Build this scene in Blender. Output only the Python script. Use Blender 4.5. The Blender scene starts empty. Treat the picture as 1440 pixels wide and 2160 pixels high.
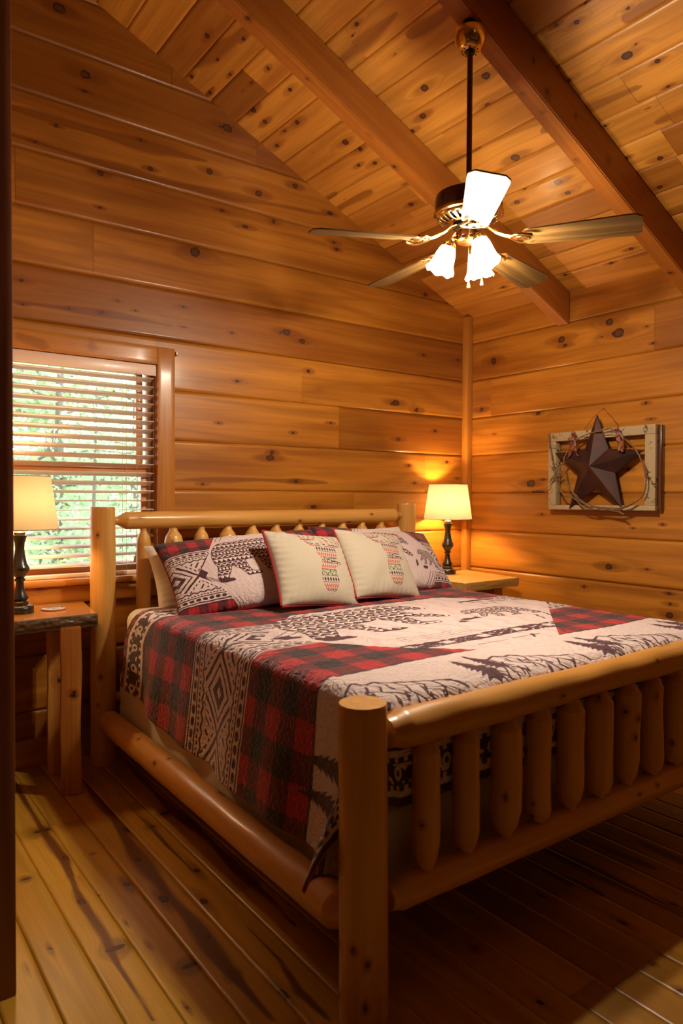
import bpy, bmesh, math, random
import numpy as np
from mathutils import Vector, Matrix
random.seed(7); rng = np.random.default_rng(7)
S = bpy.context.scene
COL = S.collection
PI = math.pi
# ------------------------------------------------------------------ camera, world, exposure
cam_d = bpy.data.cameras.new('camera'); cam = bpy.data.objects.new('camera', cam_d); COL.objects.link(cam)
_F = Vector((0.593751, 0.804294, -0.023883)); _R = Vector((0.804589, -0.593807, 0.005452)); _U = Vector((0.009797, 0.022453, 0.9997))
_m = Matrix.Identity(4)
for _i in range(3):
    _m[_i][0] = _R[_i]; _m[_i][1] = _U[_i]; _m[_i][2] = -_F[_i]
_m.translation = (-3.67564, -3.49379, 1.27412)
cam.matrix_world = _m
cam_d.sensor_fit = 'VERTICAL'; cam_d.sensor_height = 36.0; cam_d.lens = 1487.38 / 2160 * 36.0
cam_d.clip_start = 0.02; cam_d.clip_end = 200
cam_d.dof.use_dof = True; cam_d.dof.focus_distance = 3.3; cam_d.dof.aperture_fstop = 3.2
S.camera = cam
S.view_settings.view_transform = 'Standard'; S.view_settings.look = 'None'
S.view_settings.gamma = 1.0; S.view_settings.use_curve_mapping = False
S.view_settings.exposure = -0.02
W = bpy.data.worlds.new('sky'); S.world = W; W.use_nodes = True
_bg = W.node_tree.nodes['Background']; _bg.inputs[0].default_value = (0.86, 0.95, 1.0, 1); _bg.inputs[1].default_value = 6.5
FAN_BULB = 2700.0; LAMP_R = 760.0; LAMP_L = 390.0
FAN_COL = (1.0, 0.84, 0.64); LAMP_COL = (1.0, 0.62, 0.28)

# ------------------------------------------------------------------ object helpers
def tag(o, label=None, cat=None, group=None, kind=None):
    if label: o['label'] = label
    if cat: o['category'] = cat
    if group: o['group'] = group
    if kind: o['kind'] = kind
    return o
def empty(name, loc=(0, 0, 0), rz=0.0, label=None, cat=None, group=None, rot=None):
    o = bpy.data.objects.new(name, None); COL.objects.link(o)
    o.location = loc; o.rotation_euler = rot if rot else (0, 0, rz); o.empty_display_size = .05
    return tag(o, label, cat, group)
def link(name, me, mat, parent=None, smooth=True, angle=None):
    if isinstance(mat, (list, tuple)):
        for m_ in mat: me.materials.append(m_)
    elif mat: me.materials.append(mat)
    if smooth:
        me.polygons.foreach_set('use_smooth', [True] * len(me.polygons))
        if angle is not None: me.set_sharp_from_angle(angle=math.radians(angle))
    o = bpy.data.objects.new(name, me); COL.objects.link(o)
    if parent: o.parent = parent
    return o
def copy_tree(o, parent=None):
    c = o.copy(); COL.objects.link(c); c.parent = parent
    for ch in list(o.children): copy_tree(ch, c)
    return c
def mesh_np(name, V, Fq, attrs=None, matidx=None):
    """V (n,3), Fq (m,4) quads or list of faces; attrs: dict name -> (type, array)"""
    me = bpy.data.meshes.new(name)
    V = np.asarray(V, np.float32)
    if isinstance(Fq, np.ndarray):
        k = Fq.shape[1]
        me.vertices.add(len(V)); me.vertices.foreach_set('co', V.ravel())
        me.loops.add(Fq.size); me.loops.foreach_set('vertex_index', Fq.astype(np.int32).ravel())
        me.polygons.add(len(Fq)); me.polygons.foreach_set('loop_start', (np.arange(len(Fq)) * k).astype(np.int32))
        me.polygons.foreach_set('loop_total', np.full(len(Fq), k, np.int32))
        me.update(calc_edges=True); me.validate()
    else:
        me.from_pydata([tuple(map(float, v)) for v in V], [], Fq); me.update()
    if attrs:
        for n, a in attrs.items():
            a = np.asarray(a, np.float32)
            if a.ndim == 2:
                at = me.attributes.new(n, 'FLOAT_VECTOR', 'POINT'); at.data.foreach_set('vector', a.ravel())
            else:
                at = me.attributes.new(n, 'FLOAT', 'POINT'); at.data.foreach_set('value', a.ravel())
    if matidx is not None: me.polygons.foreach_set('material_index', np.asarray(matidx, np.int32))
    return me
def grid_faces(nu, nv, off=0, wrap=False, flip=False):
    i, j = np.meshgrid(np.arange(nu - 1), np.arange(nv - (0 if wrap else 1)), indexing='ij')
    j2 = (j + 1) % nv
    a = i * nv + j; b = (i + 1) * nv + j; c = (i + 1) * nv + j2; d = i * nv + j2
    f = np.stack([a, b, c, d], -1).reshape(-1, 4) + off
    return f[:, ::-1] if flip else f

# ------------------------------------------------------------------ node expression helper
class E:
    def __init__(s, nt, sock): s.nt = nt; s.s = sock
    def _m(s, op, *a, clamp=False):
        n = s.nt.nodes.new('ShaderNodeMath'); n.operation = op; n.use_clamp = clamp
        for i, x in enumerate((s,) + a):
            if isinstance(x, E): s.nt.links.new(x.s, n.inputs[i])
            else: n.inputs[i].default_value = float(x)
        return E(s.nt, n.outputs[0])
    def __add__(s, o): return s._m('ADD', o)
    __radd__ = __add__
    def __sub__(s, o): return s._m('SUBTRACT', o)
    def __rsub__(s, o): return (s * -1) + o
    def __mul__(s, o): return s._m('MULTIPLY', o)
    __rmul__ = __mul__
    def __truediv__(s, o): return s._m('DIVIDE', o)
    def lt(s, o): return s._m('LESS_THAN', o)
    def gt(s, o): return s._m('GREATER_THAN', o)
    def mn(s, o): return s._m('MINIMUM', o)
    def mx(s, o): return s._m('MAXIMUM', o)
    def frac(s): return s._m('FRACT')
    def floor(s): return s._m('FLOOR')
    def abs(s): return s._m('ABSOLUTE')
    def sin(s): return s._m('SINE')
    def pow(s, o): return s._m('POWER', o)
    def clamp(s): return s._m('ADD', 0.0, clamp=True)
    def inv(s): return 1 - s
    def band(s, a, b): return s.gt(a) * s.lt(b)
    def step(s, a, b):
        n = s.nt.nodes.new('ShaderNodeMapRange'); n.interpolation_type = 'SMOOTHSTEP'
        s.nt.links.new(s.s, n.inputs[0]); n.inputs[1].default_value = a; n.inputs[2].default_value = b
        if a > b:
            n.inputs[1].default_value = b; n.inputs[2].default_value = a; n.inputs[3].default_value = 1; n.inputs[4].default_value = 0
        return E(s.nt, n.outputs[0])
    def tri(s): return ((s.frac() - 0.5).abs()) * 2
class Mat:
    def __init__(s, name):
        s.m = bpy.data.materials.new(name); s.m.use_nodes = True; s.nt = s.m.node_tree
        s.bsdf = s.nt.nodes['Principled BSDF']; s.out = s.nt.nodes['Material Output']
    def attr(s, n, comp=None):
        a = s.nt.nodes.new('ShaderNodeAttribute'); a.attribute_name = n
        if comp is None: return E(s.nt, a.outputs['Fac'])
        if comp == 'v': return a.outputs['Vector']
        x = s.nt.nodes.new('ShaderNodeSeparateXYZ'); s.nt.links.new(a.outputs['Vector'], x.inputs[0])
        return [E(s.nt, x.outputs[i]) for i in range(3)]
    def obj(s):
        a = s.nt.nodes.new('ShaderNodeTexCoord'); x = s.nt.nodes.new('ShaderNodeSeparateXYZ'); s.nt.links.new(a.outputs['Object'], x.inputs[0])
        return [E(s.nt, x.outputs[i]) for i in range(3)]
    def vec(s, x, y, z):
        n = s.nt.nodes.new('ShaderNodeCombineXYZ')
        for i, v in enumerate((x, y, z)):
            if isinstance(v, E): s.nt.links.new(v.s, n.inputs[i])
            else: n.inputs[i].default_value = v
        return n.outputs[0]
    def noise(s, v, scale=1.0, detail=3, rough=.5, dist=0.0):
        n = s.nt.nodes.new('ShaderNodeTexNoise'); n.inputs['Scale'].default_value = scale; n.inputs['Detail'].default_value = detail
        n.inputs['Roughness'].default_value = rough; n.inputs['Distortion'].default_value = dist
        s.nt.links.new(v, n.inputs['Vector']); return E(s.nt, n.outputs['Fac'])
    def mix(s, f, a, b, mode='MIX'):
        n = s.nt.nodes.new('ShaderNodeMix'); n.data_type = 'RGBA'; n.blend_type = mode
        for i, x in ((0, f), (6, a), (7, b)):
            if isinstance(x, E): s.nt.links.new(x.s, n.inputs[i])
            elif isinstance(x, bpy.types.NodeSocket): s.nt.links.new(x, n.inputs[i])
            elif i == 0: n.inputs[0].default_value = x
            else: n.inputs[i].default_value = (*x, 1)
        return n.outputs[2]
    def base(s, c):
        if isinstance(c, tuple): s.bsdf.inputs['Base Color'].default_value = (*c, 1)
        else: s.nt.links.new(c, s.bsdf.inputs['Base Color'])
    def set(s, **k):
        for n, v in k.items():
            n = n.replace('_', ' ')
            if isinstance(v, E): s.nt.links.new(v.s, s.bsdf.inputs[n])
            else: s.bsdf.inputs[n].default_value = v
    def bump(s, h, dist=.002, strength=1.0):
        b = s.nt.nodes.new('ShaderNodeBump'); b.inputs['Distance'].default_value = dist; b.inputs['Strength'].default_value = strength
        s.nt.links.new(h.s, b.inputs['Height']); s.nt.links.new(b.outputs[0], s.bsdf.inputs['Normal'])

def wood(name, light, mid, dark, rough=.38, coat=.25, streak=8.0, grain=70.0, contrast=1.0, knotc=(.05, .016, .006), ring=1.0, coatr=.18, hsc=.62):
    """solid wood read from wuv (along, across, across), kd = knot distance, tone = board tone, hw = heartwood"""
    M = Mat(name); u, v, w = M.attr('wuv', 3); kd = M.attr('kd'); kh = M.attr('kh'); tone = M.attr('tone'); hw = M.attr('hw')
    n1 = M.noise(M.vec(u * .7, v * streak, w * streak), 1.0, 4, .55)
    n2 = M.noise(M.vec(u * 2.2, v * grain * 1.6, w * grain * 1.6), 1.0, 3, .6)
    n3 = M.noise(M.vec(u * .55, v * 5.5, w * 5.5), 1.0, 2, .5, .4)
    halo = kh.step(2.6, .7)
    n4 = M.noise(M.vec(u * 1.1, v * streak * 4.5, w * streak * 4.5), 1.0, 3, .6)
    rings = ((n3 * 26 + halo * 5 + n2 * .5).sin() * .5 + .5).pow(3) * ring
    c = M.mix(((n1 - .5) * 2.0 * contrast + .5 + (tone - .5) * 1.7).clamp(), dark, light)
    c = M.mix(.38, c, M.mix(((n4 - .5) * 3.0 * contrast + .5).clamp(), mid, light))
    c = M.mix((rings * .42).clamp(), c, tuple(x * .55 for x in mid))
    c = M.mix(((n2 - .42) * 1.1).clamp(), c, tuple(x * .62 for x in mid))
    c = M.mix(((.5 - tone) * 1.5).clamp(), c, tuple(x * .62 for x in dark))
    hm = (hw + (n1 - .5) * .9 + (n3 - .5) * .5 + (n2 - .5) * .3).step(.30, .78)
    c = M.mix(hm * hsc, c, (dark[0] * .55, dark[1] * .42, dark[2] * .4))
    c = M.mix(halo.pow(2) * .58, c, (dark[0] * .62, dark[1] * .5, dark[2] * .4))
    kn = M.noise(M.vec(u * 60, v * 60, w * 60), 1.0, 2)
    k = (kd + (kn - .5) * .8)
    c = M.mix(k.step(1.12, .88), c, tuple(x * .6 for x in knotc))
    c = M.mix(k.step(.82, .6) * .8, c, (knotc[0] * 2.2, knotc[1] * 2.0, knotc[2] * 1.6))
    M.base(c); M.set(Specular_IOR_Level=.38, Roughness=(n1 * .18 + (rough - .09)), Coat_Weight=coat, Coat_Roughness=coatr)
    M.bump(n2 * .4 + n1 * .6 + k.step(1.3, .9) * .6, .0012, .7)
    return M.m

def simple(name, col, rough=.5, metal=0.0, **k):
    M = Mat(name); M.base(col); M.set(Roughness=rough, Metallic=metal, **k)
    x, y, z = M.obj(); n = M.noise(M.vec(x, y, z), 40, 3)
    M.set(Roughness=n * .16 + (rough - .08)); return M.m

M_WALL = wood('pine wall board', (.55, .222, .022), (.39, .130, .010), (.22, .056, .004), .42, .22, contrast=1.5)
M_CEIL = wood('pine ceiling board', (.66, .295, .042), (.48, .175, .018), (.28, .080, .008), .45, .12, contrast=1.3)
M_BEAM = wood('stained rafter', (.46, .155, .016), (.33, .095, .009), (.19, .045, .005), .48, .1, ring=.4)
M_FLOOR = wood('pine floor plank', (.56, .30, .032), (.42, .20, .016), (.20, .070, .006), .40, .22, coatr=.3, hsc=.95)
M_LOG = wood('peeled bed log', (.74, .43, .115), (.62, .30, .058), (.45, .17, .026), .42, .3, streak=5, grain=45, contrast=.7, knotc=(.09, .035, .014), ring=.5)
M_TRIM = wood('pine trim', (.62, .27, .04), (.48, .17, .02), (.30, .09, .010), .36, .3)
M_STAND = wood('nightstand wood', (.66, .31, .07), (.50, .19, .034), (.28, .08, .013), .22, .6, streak=22, contrast=1.6, ring=1.2, coatr=.1)
M_BARK = wood('live edge bark', (.16, .085, .03), (.08, .04, .015), (.02, .01, .005), .5, .4, streak=20, grain=60, contrast=2.2)
M_OAK = wood('oak fan blade', (.26, .14, .030), (.16, .08, .016), (.045, .018, .004), 0.5, .12, streak=30, grain=40, contrast=3.0, ring=2.4, coatr=.3)
M_WAL = wood('walnut fan housing', (.16, .05, .02), (.10, .03, .012), (.05, .014, .006), .25, .6, streak=30)
M_JAMB = wood('dark stained jamb', (.30, .10, .03), (.22, .065, .018), (.14, .038, .01), .45, .2)
M_BRASS = simple('polished brass', (.86, .58, .20), .16, 1.0)
M_BLACK = simple('black metal', (.010, .010, .009), .32, .0, Coat_Weight=.6)
M_DARKM = simple('dark steel', (.02, .02, .02), .4, .8)
M_STEEL = simple('nickel', (.6, .57, .5), .3, 1.0)

# ------------------------------------------------------------------ knots and solid wood attributes
def kd_field(U, V, knots, default=6.0, el=1.0):
    d = np.full(U.shape, default)
    if el != 1.0: knots = [(k[0], k[1], (k[2]) * el, (k[2] if len(k) == 3 else k[3])) for k in knots]
    for k in knots:
        ru, rv = (k[2], k[2]) if len(k) == 3 else (k[2], k[3])
        m = (np.abs(U - k[0]) < ru * 7 + .02) & (np.abs(V - k[1]) < rv * 7 + .02)
        if m.any(): d[m] = np.minimum(d[m], np.hypot((U[m] - k[0]) / ru, (V[m] - k[1]) / rv))
    return d
def warp(U, V, knots):
    o = np.zeros(U.shape)
    for k in knots:
        ru, rv = (k[2], k[2]) if len(k) == 3 else (k[2], k[3])
        if ru > .06: continue
        q = ((U - k[0]) / (ru * 4)) ** 2 + ((V - k[1]) / (rv * 2.4)) ** 2
        m = q < 6; o[m] -= (V[m] - k[1]) * .8 * np.exp(-q[m])
    return V + o
def boards(name, specs, O, Ua, Va, Na, mat, res=.012, cham=.006, depth=.006, knots=(), parent=None, streaks=(), kind='structure', flipx=False):
    """specs: (u0,u1,v0,v1,tone[,bevel_low,bevel_high]) board rectangles in the plane O + u*Ua + v*Va, Na towards the room"""
    O, Ua, Va, Na = (np.array(x, float) for x in (O, Ua, Va, Na))
    Vs, Fs, au, ak, at, ah, akh = [], [], [], [], [], [], []; off = 0
    flip = np.dot(np.cross(Ua, Va), Na) < 0
    for b in specs:
        u0, u1, v0, v1, tone = b[:5]; bl, bh = (b[5], b[6]) if len(b) > 6 else (True, True)
        nu = max(2, int(round((u1 - u0) / res)) + 1); nv = max(2, int(round((v1 - v0) / res)) + 1)
        us = np.linspace(u0 + .0006, u1 - .0006, nu)
        inner = np.linspace(v0 + (cham if bl else .0004), v1 - (cham if bh else .0004), nv)
        vs = np.concatenate([[v0, v0 + cham * .35], inner, [v1 - cham * .35, v1]])
        dp = np.concatenate([[-depth * 1.6 if bl else 0, -depth if bl else 0], np.zeros(nv), [-depth if bh else 0, -depth * 1.6 if bh else 0]])
        if not bl: vs[0:2] = v0 + .0001, v0 + .0002
        if not bh: vs[-2:] = v1 - .0002, v1 - .0001
        U_, V_ = np.meshgrid(us, vs, indexing='ij'); D_ = np.broadcast_to(dp, U_.shape)
        near = [((k[0], k[1], k[2] * (1.0 + .5 * abs(math.sin(k[0] * 91))), k[2] * (.75 + .35 * abs(math.sin(k[1] * 57)))) if len(k) == 3 else k) for k in knots if u0 - .02 <= k[0] <= u1 + .02 and v0 <= k[1] <= v1]
        kd = kd_field(U_, V_, near); Vw = warp(U_, V_, near)
        h = np.zeros(U_.shape)
        for pts, w in streaks:
            ua, ub = min(p[0] for p in pts), max(p[0] for p in pts); md = sum(p[1] for p in pts) / len(pts)
            if not (v0 - .02 < md < v1 + .02) or ub < u0 or ua > u1: continue
            q_ = np.clip((U_ - ua) / (ub - ua), 0, 1); ws = w * (.25 + .9 * np.sqrt(np.sin(PI * q_).clip(0, 1))) * (1 + .35 * np.sin(U_ * 11 + md * 40))
            ws = np.where((U_ < ua) | (U_ > ub), w * .1, ws)
            for p, q in zip(pts[:-1], pts[1:]):
                d = seg_dist(U_, V_, p, q); h = np.maximum(h, 1 - np.clip(d / ws, 0, 2) * .5)
        sd = random.random() * 50
        P = O + U_[..., None] * Ua + V_[..., None] * Va + D_[..., None] * Na
        Vs.append(P.reshape(-1, 3)); Fs.append(grid_faces(len(us), len(vs), off, flip=flip)); off += U_.size
        au.append(np.stack([U_ + sd * 3.1, Vw + sd, D_ + sd * .7], -1).reshape(-1, 3)); ak.append(kd.ravel()); akh.append(kd_field(U_, V_, near, el=2.6).ravel())
        at.append(np.full(U_.size, tone)); ah.append(h.ravel())
        bk = np.array([(a_, b_) for a_ in (u0 - .004, u1 + .004) for b_ in (v0 - .004 * bl, v1 + .004 * bh)])
        for dd in (-.012, -.045):
            Vs.append(O + bk[:, :1] * Ua + bk[:, 1:] * Va + dd * Na); f_ = np.array([[0, 2, 3, 1]]) + off; Fs.append(f_[:, ::-1] if flip else f_); off += 4
            au.append(np.concatenate([bk, np.zeros((4, 1))], 1)); ak.append(np.full(4, 6.)); akh.append(np.full(4, 6.)); at.append(np.full(4, tone)); ah.append(np.zeros(4))
    me = mesh_np(name, np.concatenate(Vs), np.concatenate(Fs), dict(wuv=np.concatenate(au), kd=np.concatenate(ak), kh=np.concatenate(akh), tone=np.concatenate(at), hw=np.concatenate(ah)))
    o = link(name, me, mat, parent, smooth=False)
    if kind: o['kind'] = kind
    return o
def seg_dist(X, Y, p, q):
    dx, dy = q[0] - p[0], q[1] - p[1]; L2 = dx * dx + dy * dy + 1e-12
    t = np.clip(((X - p[0]) * dx + (Y - p[1]) * dy) / L2, 0, 1)
    return np.hypot(X - p[0] - t * dx, Y - p[1] - t * dy)
def sd_line(X, Y, pts, w, out):
    """distance to a polyline minus half width, folded into out by minimum"""
    p_ = np.array(pts); m = (X > p_[:, 0].min() - .05) & (X < p_[:, 0].max() + .05) & (Y > p_[:, 1].min() - .05) & (Y < p_[:, 1].max() + .05)
    if not m.any(): return out
    x, y = X[m], Y[m]; d = np.full(x.shape, 9.0)
    for a, b in zip(pts[:-1], pts[1:]): d = np.minimum(d, seg_dist(x, y, a, b))
    out[m] = np.minimum(out[m], d - w / 2); return out
def sd_poly(X, Y, pts, out):
    p_ = np.array(pts); m = (X > p_[:, 0].min() - .05) & (X < p_[:, 0].max() + .05) & (Y > p_[:, 1].min() - .05) & (Y < p_[:, 1].max() + .05)
    if not m.any(): return out
    x, y = X[m], Y[m]; d = np.full(x.shape, 9.0); ins = np.zeros(x.shape, bool)
    for a, b in zip(pts, pts[1:] + pts[:1]):
        d = np.minimum(d, seg_dist(x, y, a, b))
        c = ((a[1] > y) != (b[1] > y)) & (x < (b[0] - a[0]) * (y - a[1]) / (b[1] - a[1] + 1e-12) + a[0]); ins ^= c
    out[m] = np.minimum(out[m], np.where(ins, -d, d)); return out
def wattr(me, seed=None, axis=2, knots=None, tone=.5):
    """solid wood attributes for a mesh modelled in its own frame; axis = grain direction"""
    n = len(me.vertices); co = np.zeros(n * 3, np.float32); me.vertices.foreach_get('co', co); co = co.reshape(-1, 3)
    sd = random.random() * 40 if seed is None else seed
    o = [axis, (axis + 1) % 3, (axis + 2) % 3]; w = co[:, o] + np.array([sd * 3, sd, sd * .6])
    for nm, tp, arr in (('wuv', 'FLOAT_VECTOR', w), ('kd', 'FLOAT', np.full(n, 6.0)), ('kh', 'FLOAT', np.full(n, 6.0)), ('tone', 'FLOAT', np.full(n, tone)), ('hw', 'FLOAT', np.zeros(n))):
        if nm in me.attributes: me.attributes.remove(me.attributes[nm])
        a = me.attributes.new(nm, tp, 'POINT'); a.data.foreach_set('vector' if tp != 'FLOAT' else 'value', np.asarray(arr, np.float32).ravel())
    if knots:
        d = np.full(n, 6.0)
        for (p, r) in knots: d = np.minimum(d, np.linalg.norm(co - np.array(p), axis=1) / r)
        me.attributes['kd'].data.foreach_set('value', d.astype(np.float32)); me.attributes['kh'].data.foreach_set('value', (d * .8).astype(np.float32))
    return me
def box(name, x0, x1, y0, y1, z0, z1, mat, parent=None, bev=.003, axis=None, tone=.5, nk=0, seg=2, cuts=0):
    bm = bmesh.new(); bmesh.ops.create_cube(bm, size=1)
    for v in bm.verts: v.co = Vector(((x0 + x1) / 2 + v.co.x * (x1 - x0), (y0 + y1) / 2 + v.co.y * (y1 - y0), (z0 + z1) / 2 + v.co.z * (z1 - z0)))
    if bev: bmesh.ops.bevel(bm, geom=bm.edges[:], offset=bev, segments=seg, affect='EDGES', profile=.5)
    d = (x1 - x0, y1 - y0, z1 - z0)
    if axis is None: axis = max(range(3), key=lambda i: d[i])
    if nk: 
        for _ in range(3 if cuts == 0 else cuts):
            big = [e for e in bm.edges if e.calc_length() > .03]
            if big: bmesh.ops.subdivide_edges(bm, edges=big, cuts=1, use_grid_fill=True)
    me = bpy.data.meshes.new(name); bm.to_mesh(me); bm.free()
    ks = []
    for _ in range(nk):
        p = [random.uniform(a, b) for a, b in ((x0, x1), (y0, y1), (z0, z1))]
        thin = min(range(3), key=lambda i: d[i]); p[thin] = ((x0, y0, z0)[thin] if random.random() < .5 else (x1, y1, z1)[thin])
        ks.append((p, random.uniform(.008, .016)))
    wattr(me, axis=axis, tone=tone, knots=ks)
    return link(name, me, mat, parent, smooth=True, angle=35)
def lathe(name, prof, mat, parent=None, n=40, loc=(0, 0, 0), axis=2, lob=None, close=False, angle=40):
    """prof: list of (r, z)"""
    pr = np.array(prof, float); th = np.linspace(0, 2 * PI, n, endpoint=False)
    R = pr[:, 0][:, None] * np.ones(n); Z = pr[:, 1][:, None] * np.ones(n)
    if lob: R, Z = lob(R, Z, th, pr)
    V = np.stack([R * np.cos(th), R * np.sin(th), Z], -1).reshape(-1, 3) + np.array(loc)
    F = grid_faces(len(pr), n, wrap=True, flip=True)
    me = mesh_np(name, V, F); wattr(me, axis=2)
    return link(name, me, mat, parent, smooth=True, angle=angle)
def tube(name, pts, r, mat, parent=None, n=8, wood_attr=False, taper=None, jitter=0.0, seed=0):
    P = np.array(pts, float); T = np.gradient(P, axis=0); T /= np.linalg.norm(T, axis=1)[:, None] + 1e-9
    up = np.array([0, 0, 1.0]) if abs(T[0][2]) < .9 else np.array([1.0, 0, 0]); V = []
    rg = np.random.default_rng(seed)
    for i, (p, t) in enumerate(zip(P, T)):
        a = np.cross(t, up); a /= np.linalg.norm(a) + 1e-9; b = np.cross(t, a)
        rr = r * (taper[i] if taper is not None else 1.0)
        for k in range(n):
            q = 2 * PI * k / n; V.append(p + (a * math.cos(q) + b * math.sin(q)) * rr * (1 + jitter * rg.normal()))
    F = grid_faces(len(P), n, wrap=True); nv = len(V)
    V.append(P[0]); V.append(P[-1])
    fl = [tuple(map(int, f)) for f in F] + [(nv, (k + 1) % n, k) for k in range(n)] + [(nv + 1, nv - n + k, nv - n + (k + 1) % n) for k in range(n)]
    me = mesh_np(name, V, fl); wattr(me)
    return link(name, me, mat, parent, smooth=True, angle=60)
def log(name, p0, p1, prof, mat, parent=None, nk=6, n=36, seed=0, bend=.0, flat=0.0, crack=False, res=.012, rough_=.02):
    """peeled log from p0 to p1; prof = [(t 0..1, r)]"""
    rg = np.random.default_rng(seed + 11); p0 = np.array(p0, float); p1 = np.array(p1, float)
    L = np.linalg.norm(p1 - p0); d = (p1 - p0) / L
    ts = sorted(set(list(np.linspace(0, 1, max(8, int(L / res)))) + [p[0] for p in prof]))
    ts = np.array(ts); rad = np.interp(ts, [p[0] for p in prof], [p[1] for p in prof])
    up = np.array([0, 0, 1.0]) if abs(d[2]) < .9 else np.array([0, 1.0, 0]); a = np.cross(d, up); a /= np.linalg.norm(a); b = np.cross(d, a)
    th = np.linspace(0, 2 * PI, n, endpoint=False); T, TH = np.meshgrid(ts, th, indexing='ij')
    rm = max(p[1] for p in prof); lump = np.zeros(T.shape)
    for _ in range(7):
        f, m_, ph, ph2 = rg.uniform(1, 4) * L, rg.integers(1, 4), rg.uniform(0, 6.3), rg.uniform(0, 6.3)
        lump += np.sin(2 * PI * f * T + ph) * np.cos(m_ * TH + ph2) / 7
    R = rad[:, None] * (1 + rough_ * 2.2 * lump)
    ks = [(rg.uniform(.06, .94) * L, rg.uniform(0, 2 * PI) * rm, rg.uniform(.006, .011), rg.uniform(.005, .008)) for _ in range(nk)]
    if crack: ks.append((L * .5, crack * rm, L * .42, .0022))
    Uc, Vc = T * L, TH * rm
    kd = np.minimum(kd_field(Uc, Vc, ks), kd_field(Uc, Vc - 2 * PI * rm, ks))
    R = R + .0022 * np.exp(-(kd / 1.6) ** 2)
    bx = bend * np.sin(PI * T) + bend * .5 * np.sin(2 * PI * T + seed)
    C = p0 + T[..., None] * L * d + bx[..., None] * a
    V = (C + R[..., None] * (np.cos(TH)[..., None] * a + np.sin(TH)[..., None] * b)).reshape(-1, 3)
    W3 = np.stack([T * L, R * np.cos(TH), R * np.sin(TH)], -1).reshape(-1, 3) + np.array([seed * 3.3, seed * .71, seed * .37])
    F = grid_faces(len(ts), n, wrap=True); nv = len(V)
    e0 = C[0, 0]; e1 = C[-1, 0]
    V = np.concatenate([V, [e0, e1]]); W3 = np.concatenate([W3, [[seed * 3.3, seed * .71, seed * .37], [L + seed * 3.3, seed * .71, seed * .37]]])
    kd = np.concatenate([kd.ravel(), [6, 6]])
    fl = [tuple(map(int, f)) for f in F] + [(nv, (k + 1) % n, k) for k in range(n)] + [(nv + 1, nv - n + k, nv - n + (k + 1) % n) for k in range(n)]
    me = mesh_np(name, V, fl, dict(wuv=W3, kd=kd, kh=kd * .7, tone=np.full(len(V), .5 + rg.uniform(-.12, .12)), hw=np.zeros(len(V))))
    return link(name, me, mat, parent, smooth=True, angle=38)
# ------------------------------------------------------------------ room shell
KL =[(-2.636,3.281,0.018),(-2.640,3.203,0.009),(-2.770,2.999,0.008),(-2.862,2.895,0.007),(-2.363,3.055,0.007),(-2.314,2.925,0.014),(-2.565,2.835,0.012),(-2.570,2.667,0.007),(-2.926,2.249,0.009),(-2.813,2.221,0.004),(-2.755,3.548,0.022),(-1.881,3.263,0.021),(-1.985,3.001,0.015),(-1.683,2.962,0.016),(-1.444,3.067,0.014),(-1.197,2.968,0.014),(-1.912,2.812,0.012),(-1.587,2.830,0.012),(-1.770,2.758,0.013),(-2.067,2.556,0.023),(-1.165,2.803,0.011),(-1.143,2.765,0.012),(-2.560,2.160,0.009),(-2.717,2.155,0.007),(-2.921,2.142,0.007),(-2.394,2.198,0.007),(-2.482,2.230,0.007),(-2.137,2.256,0.010),(-2.134,2.152,0.007),(-1.499,2.214,0.019),(-1.391,2.177,0.014),(-1.854,2.162,0.008),(-2.841,1.999,0.011),(-1.818,1.901,0.008),(-1.346,2.007,0.011),(-1.930,1.664,0.008),(-1.451,1.637,0.008),(-1.607,1.485,0.019),(-1.592,1.518,0.011),(-1.430,1.355,0.011),(-2.025,1.330,0.008),(-1.301,1.204,0.014),(-1.182,1.712,0.009),(-0.661,1.875,0.025),(-0.477,1.843,0.013),(-0.421,2.214,0.010),(-0.093,2.218,0.010),(-0.638,1.640,0.012),(-0.310,1.714,0.013),(-0.545,1.472,0.009),(-0.195,1.506,0.010),(-0.493,1.357,0.009),(-0.087,1.396,0.007),(-0.408,2.617,0.013),]
KR =[(-0.241,2.187,0.022),(-0.135,1.870,0.016),(-0.612,1.801,0.012),(-0.252,1.692,0.006),(-0.566,1.355,0.021),(-1.111,2.281,0.019),(-1.169,2.210,0.030),(-0.784,2.239,0.018),(-0.809,2.198,0.012),(-1.060,2.208,0.008),(-1.342,2.213,0.008),(-1.377,2.116,0.008),(-1.343,1.793,0.008),(-1.373,1.702,0.008),(-1.244,1.429,0.011),(-0.651,1.159,0.009),(-1.449,1.215,0.005),(-1.275,1.097,0.008),(-1.128,0.868,0.017),(-1.364,0.873,0.008),(-1.499,0.636,0.015),(-1.450,1.125,0.008),]
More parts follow.
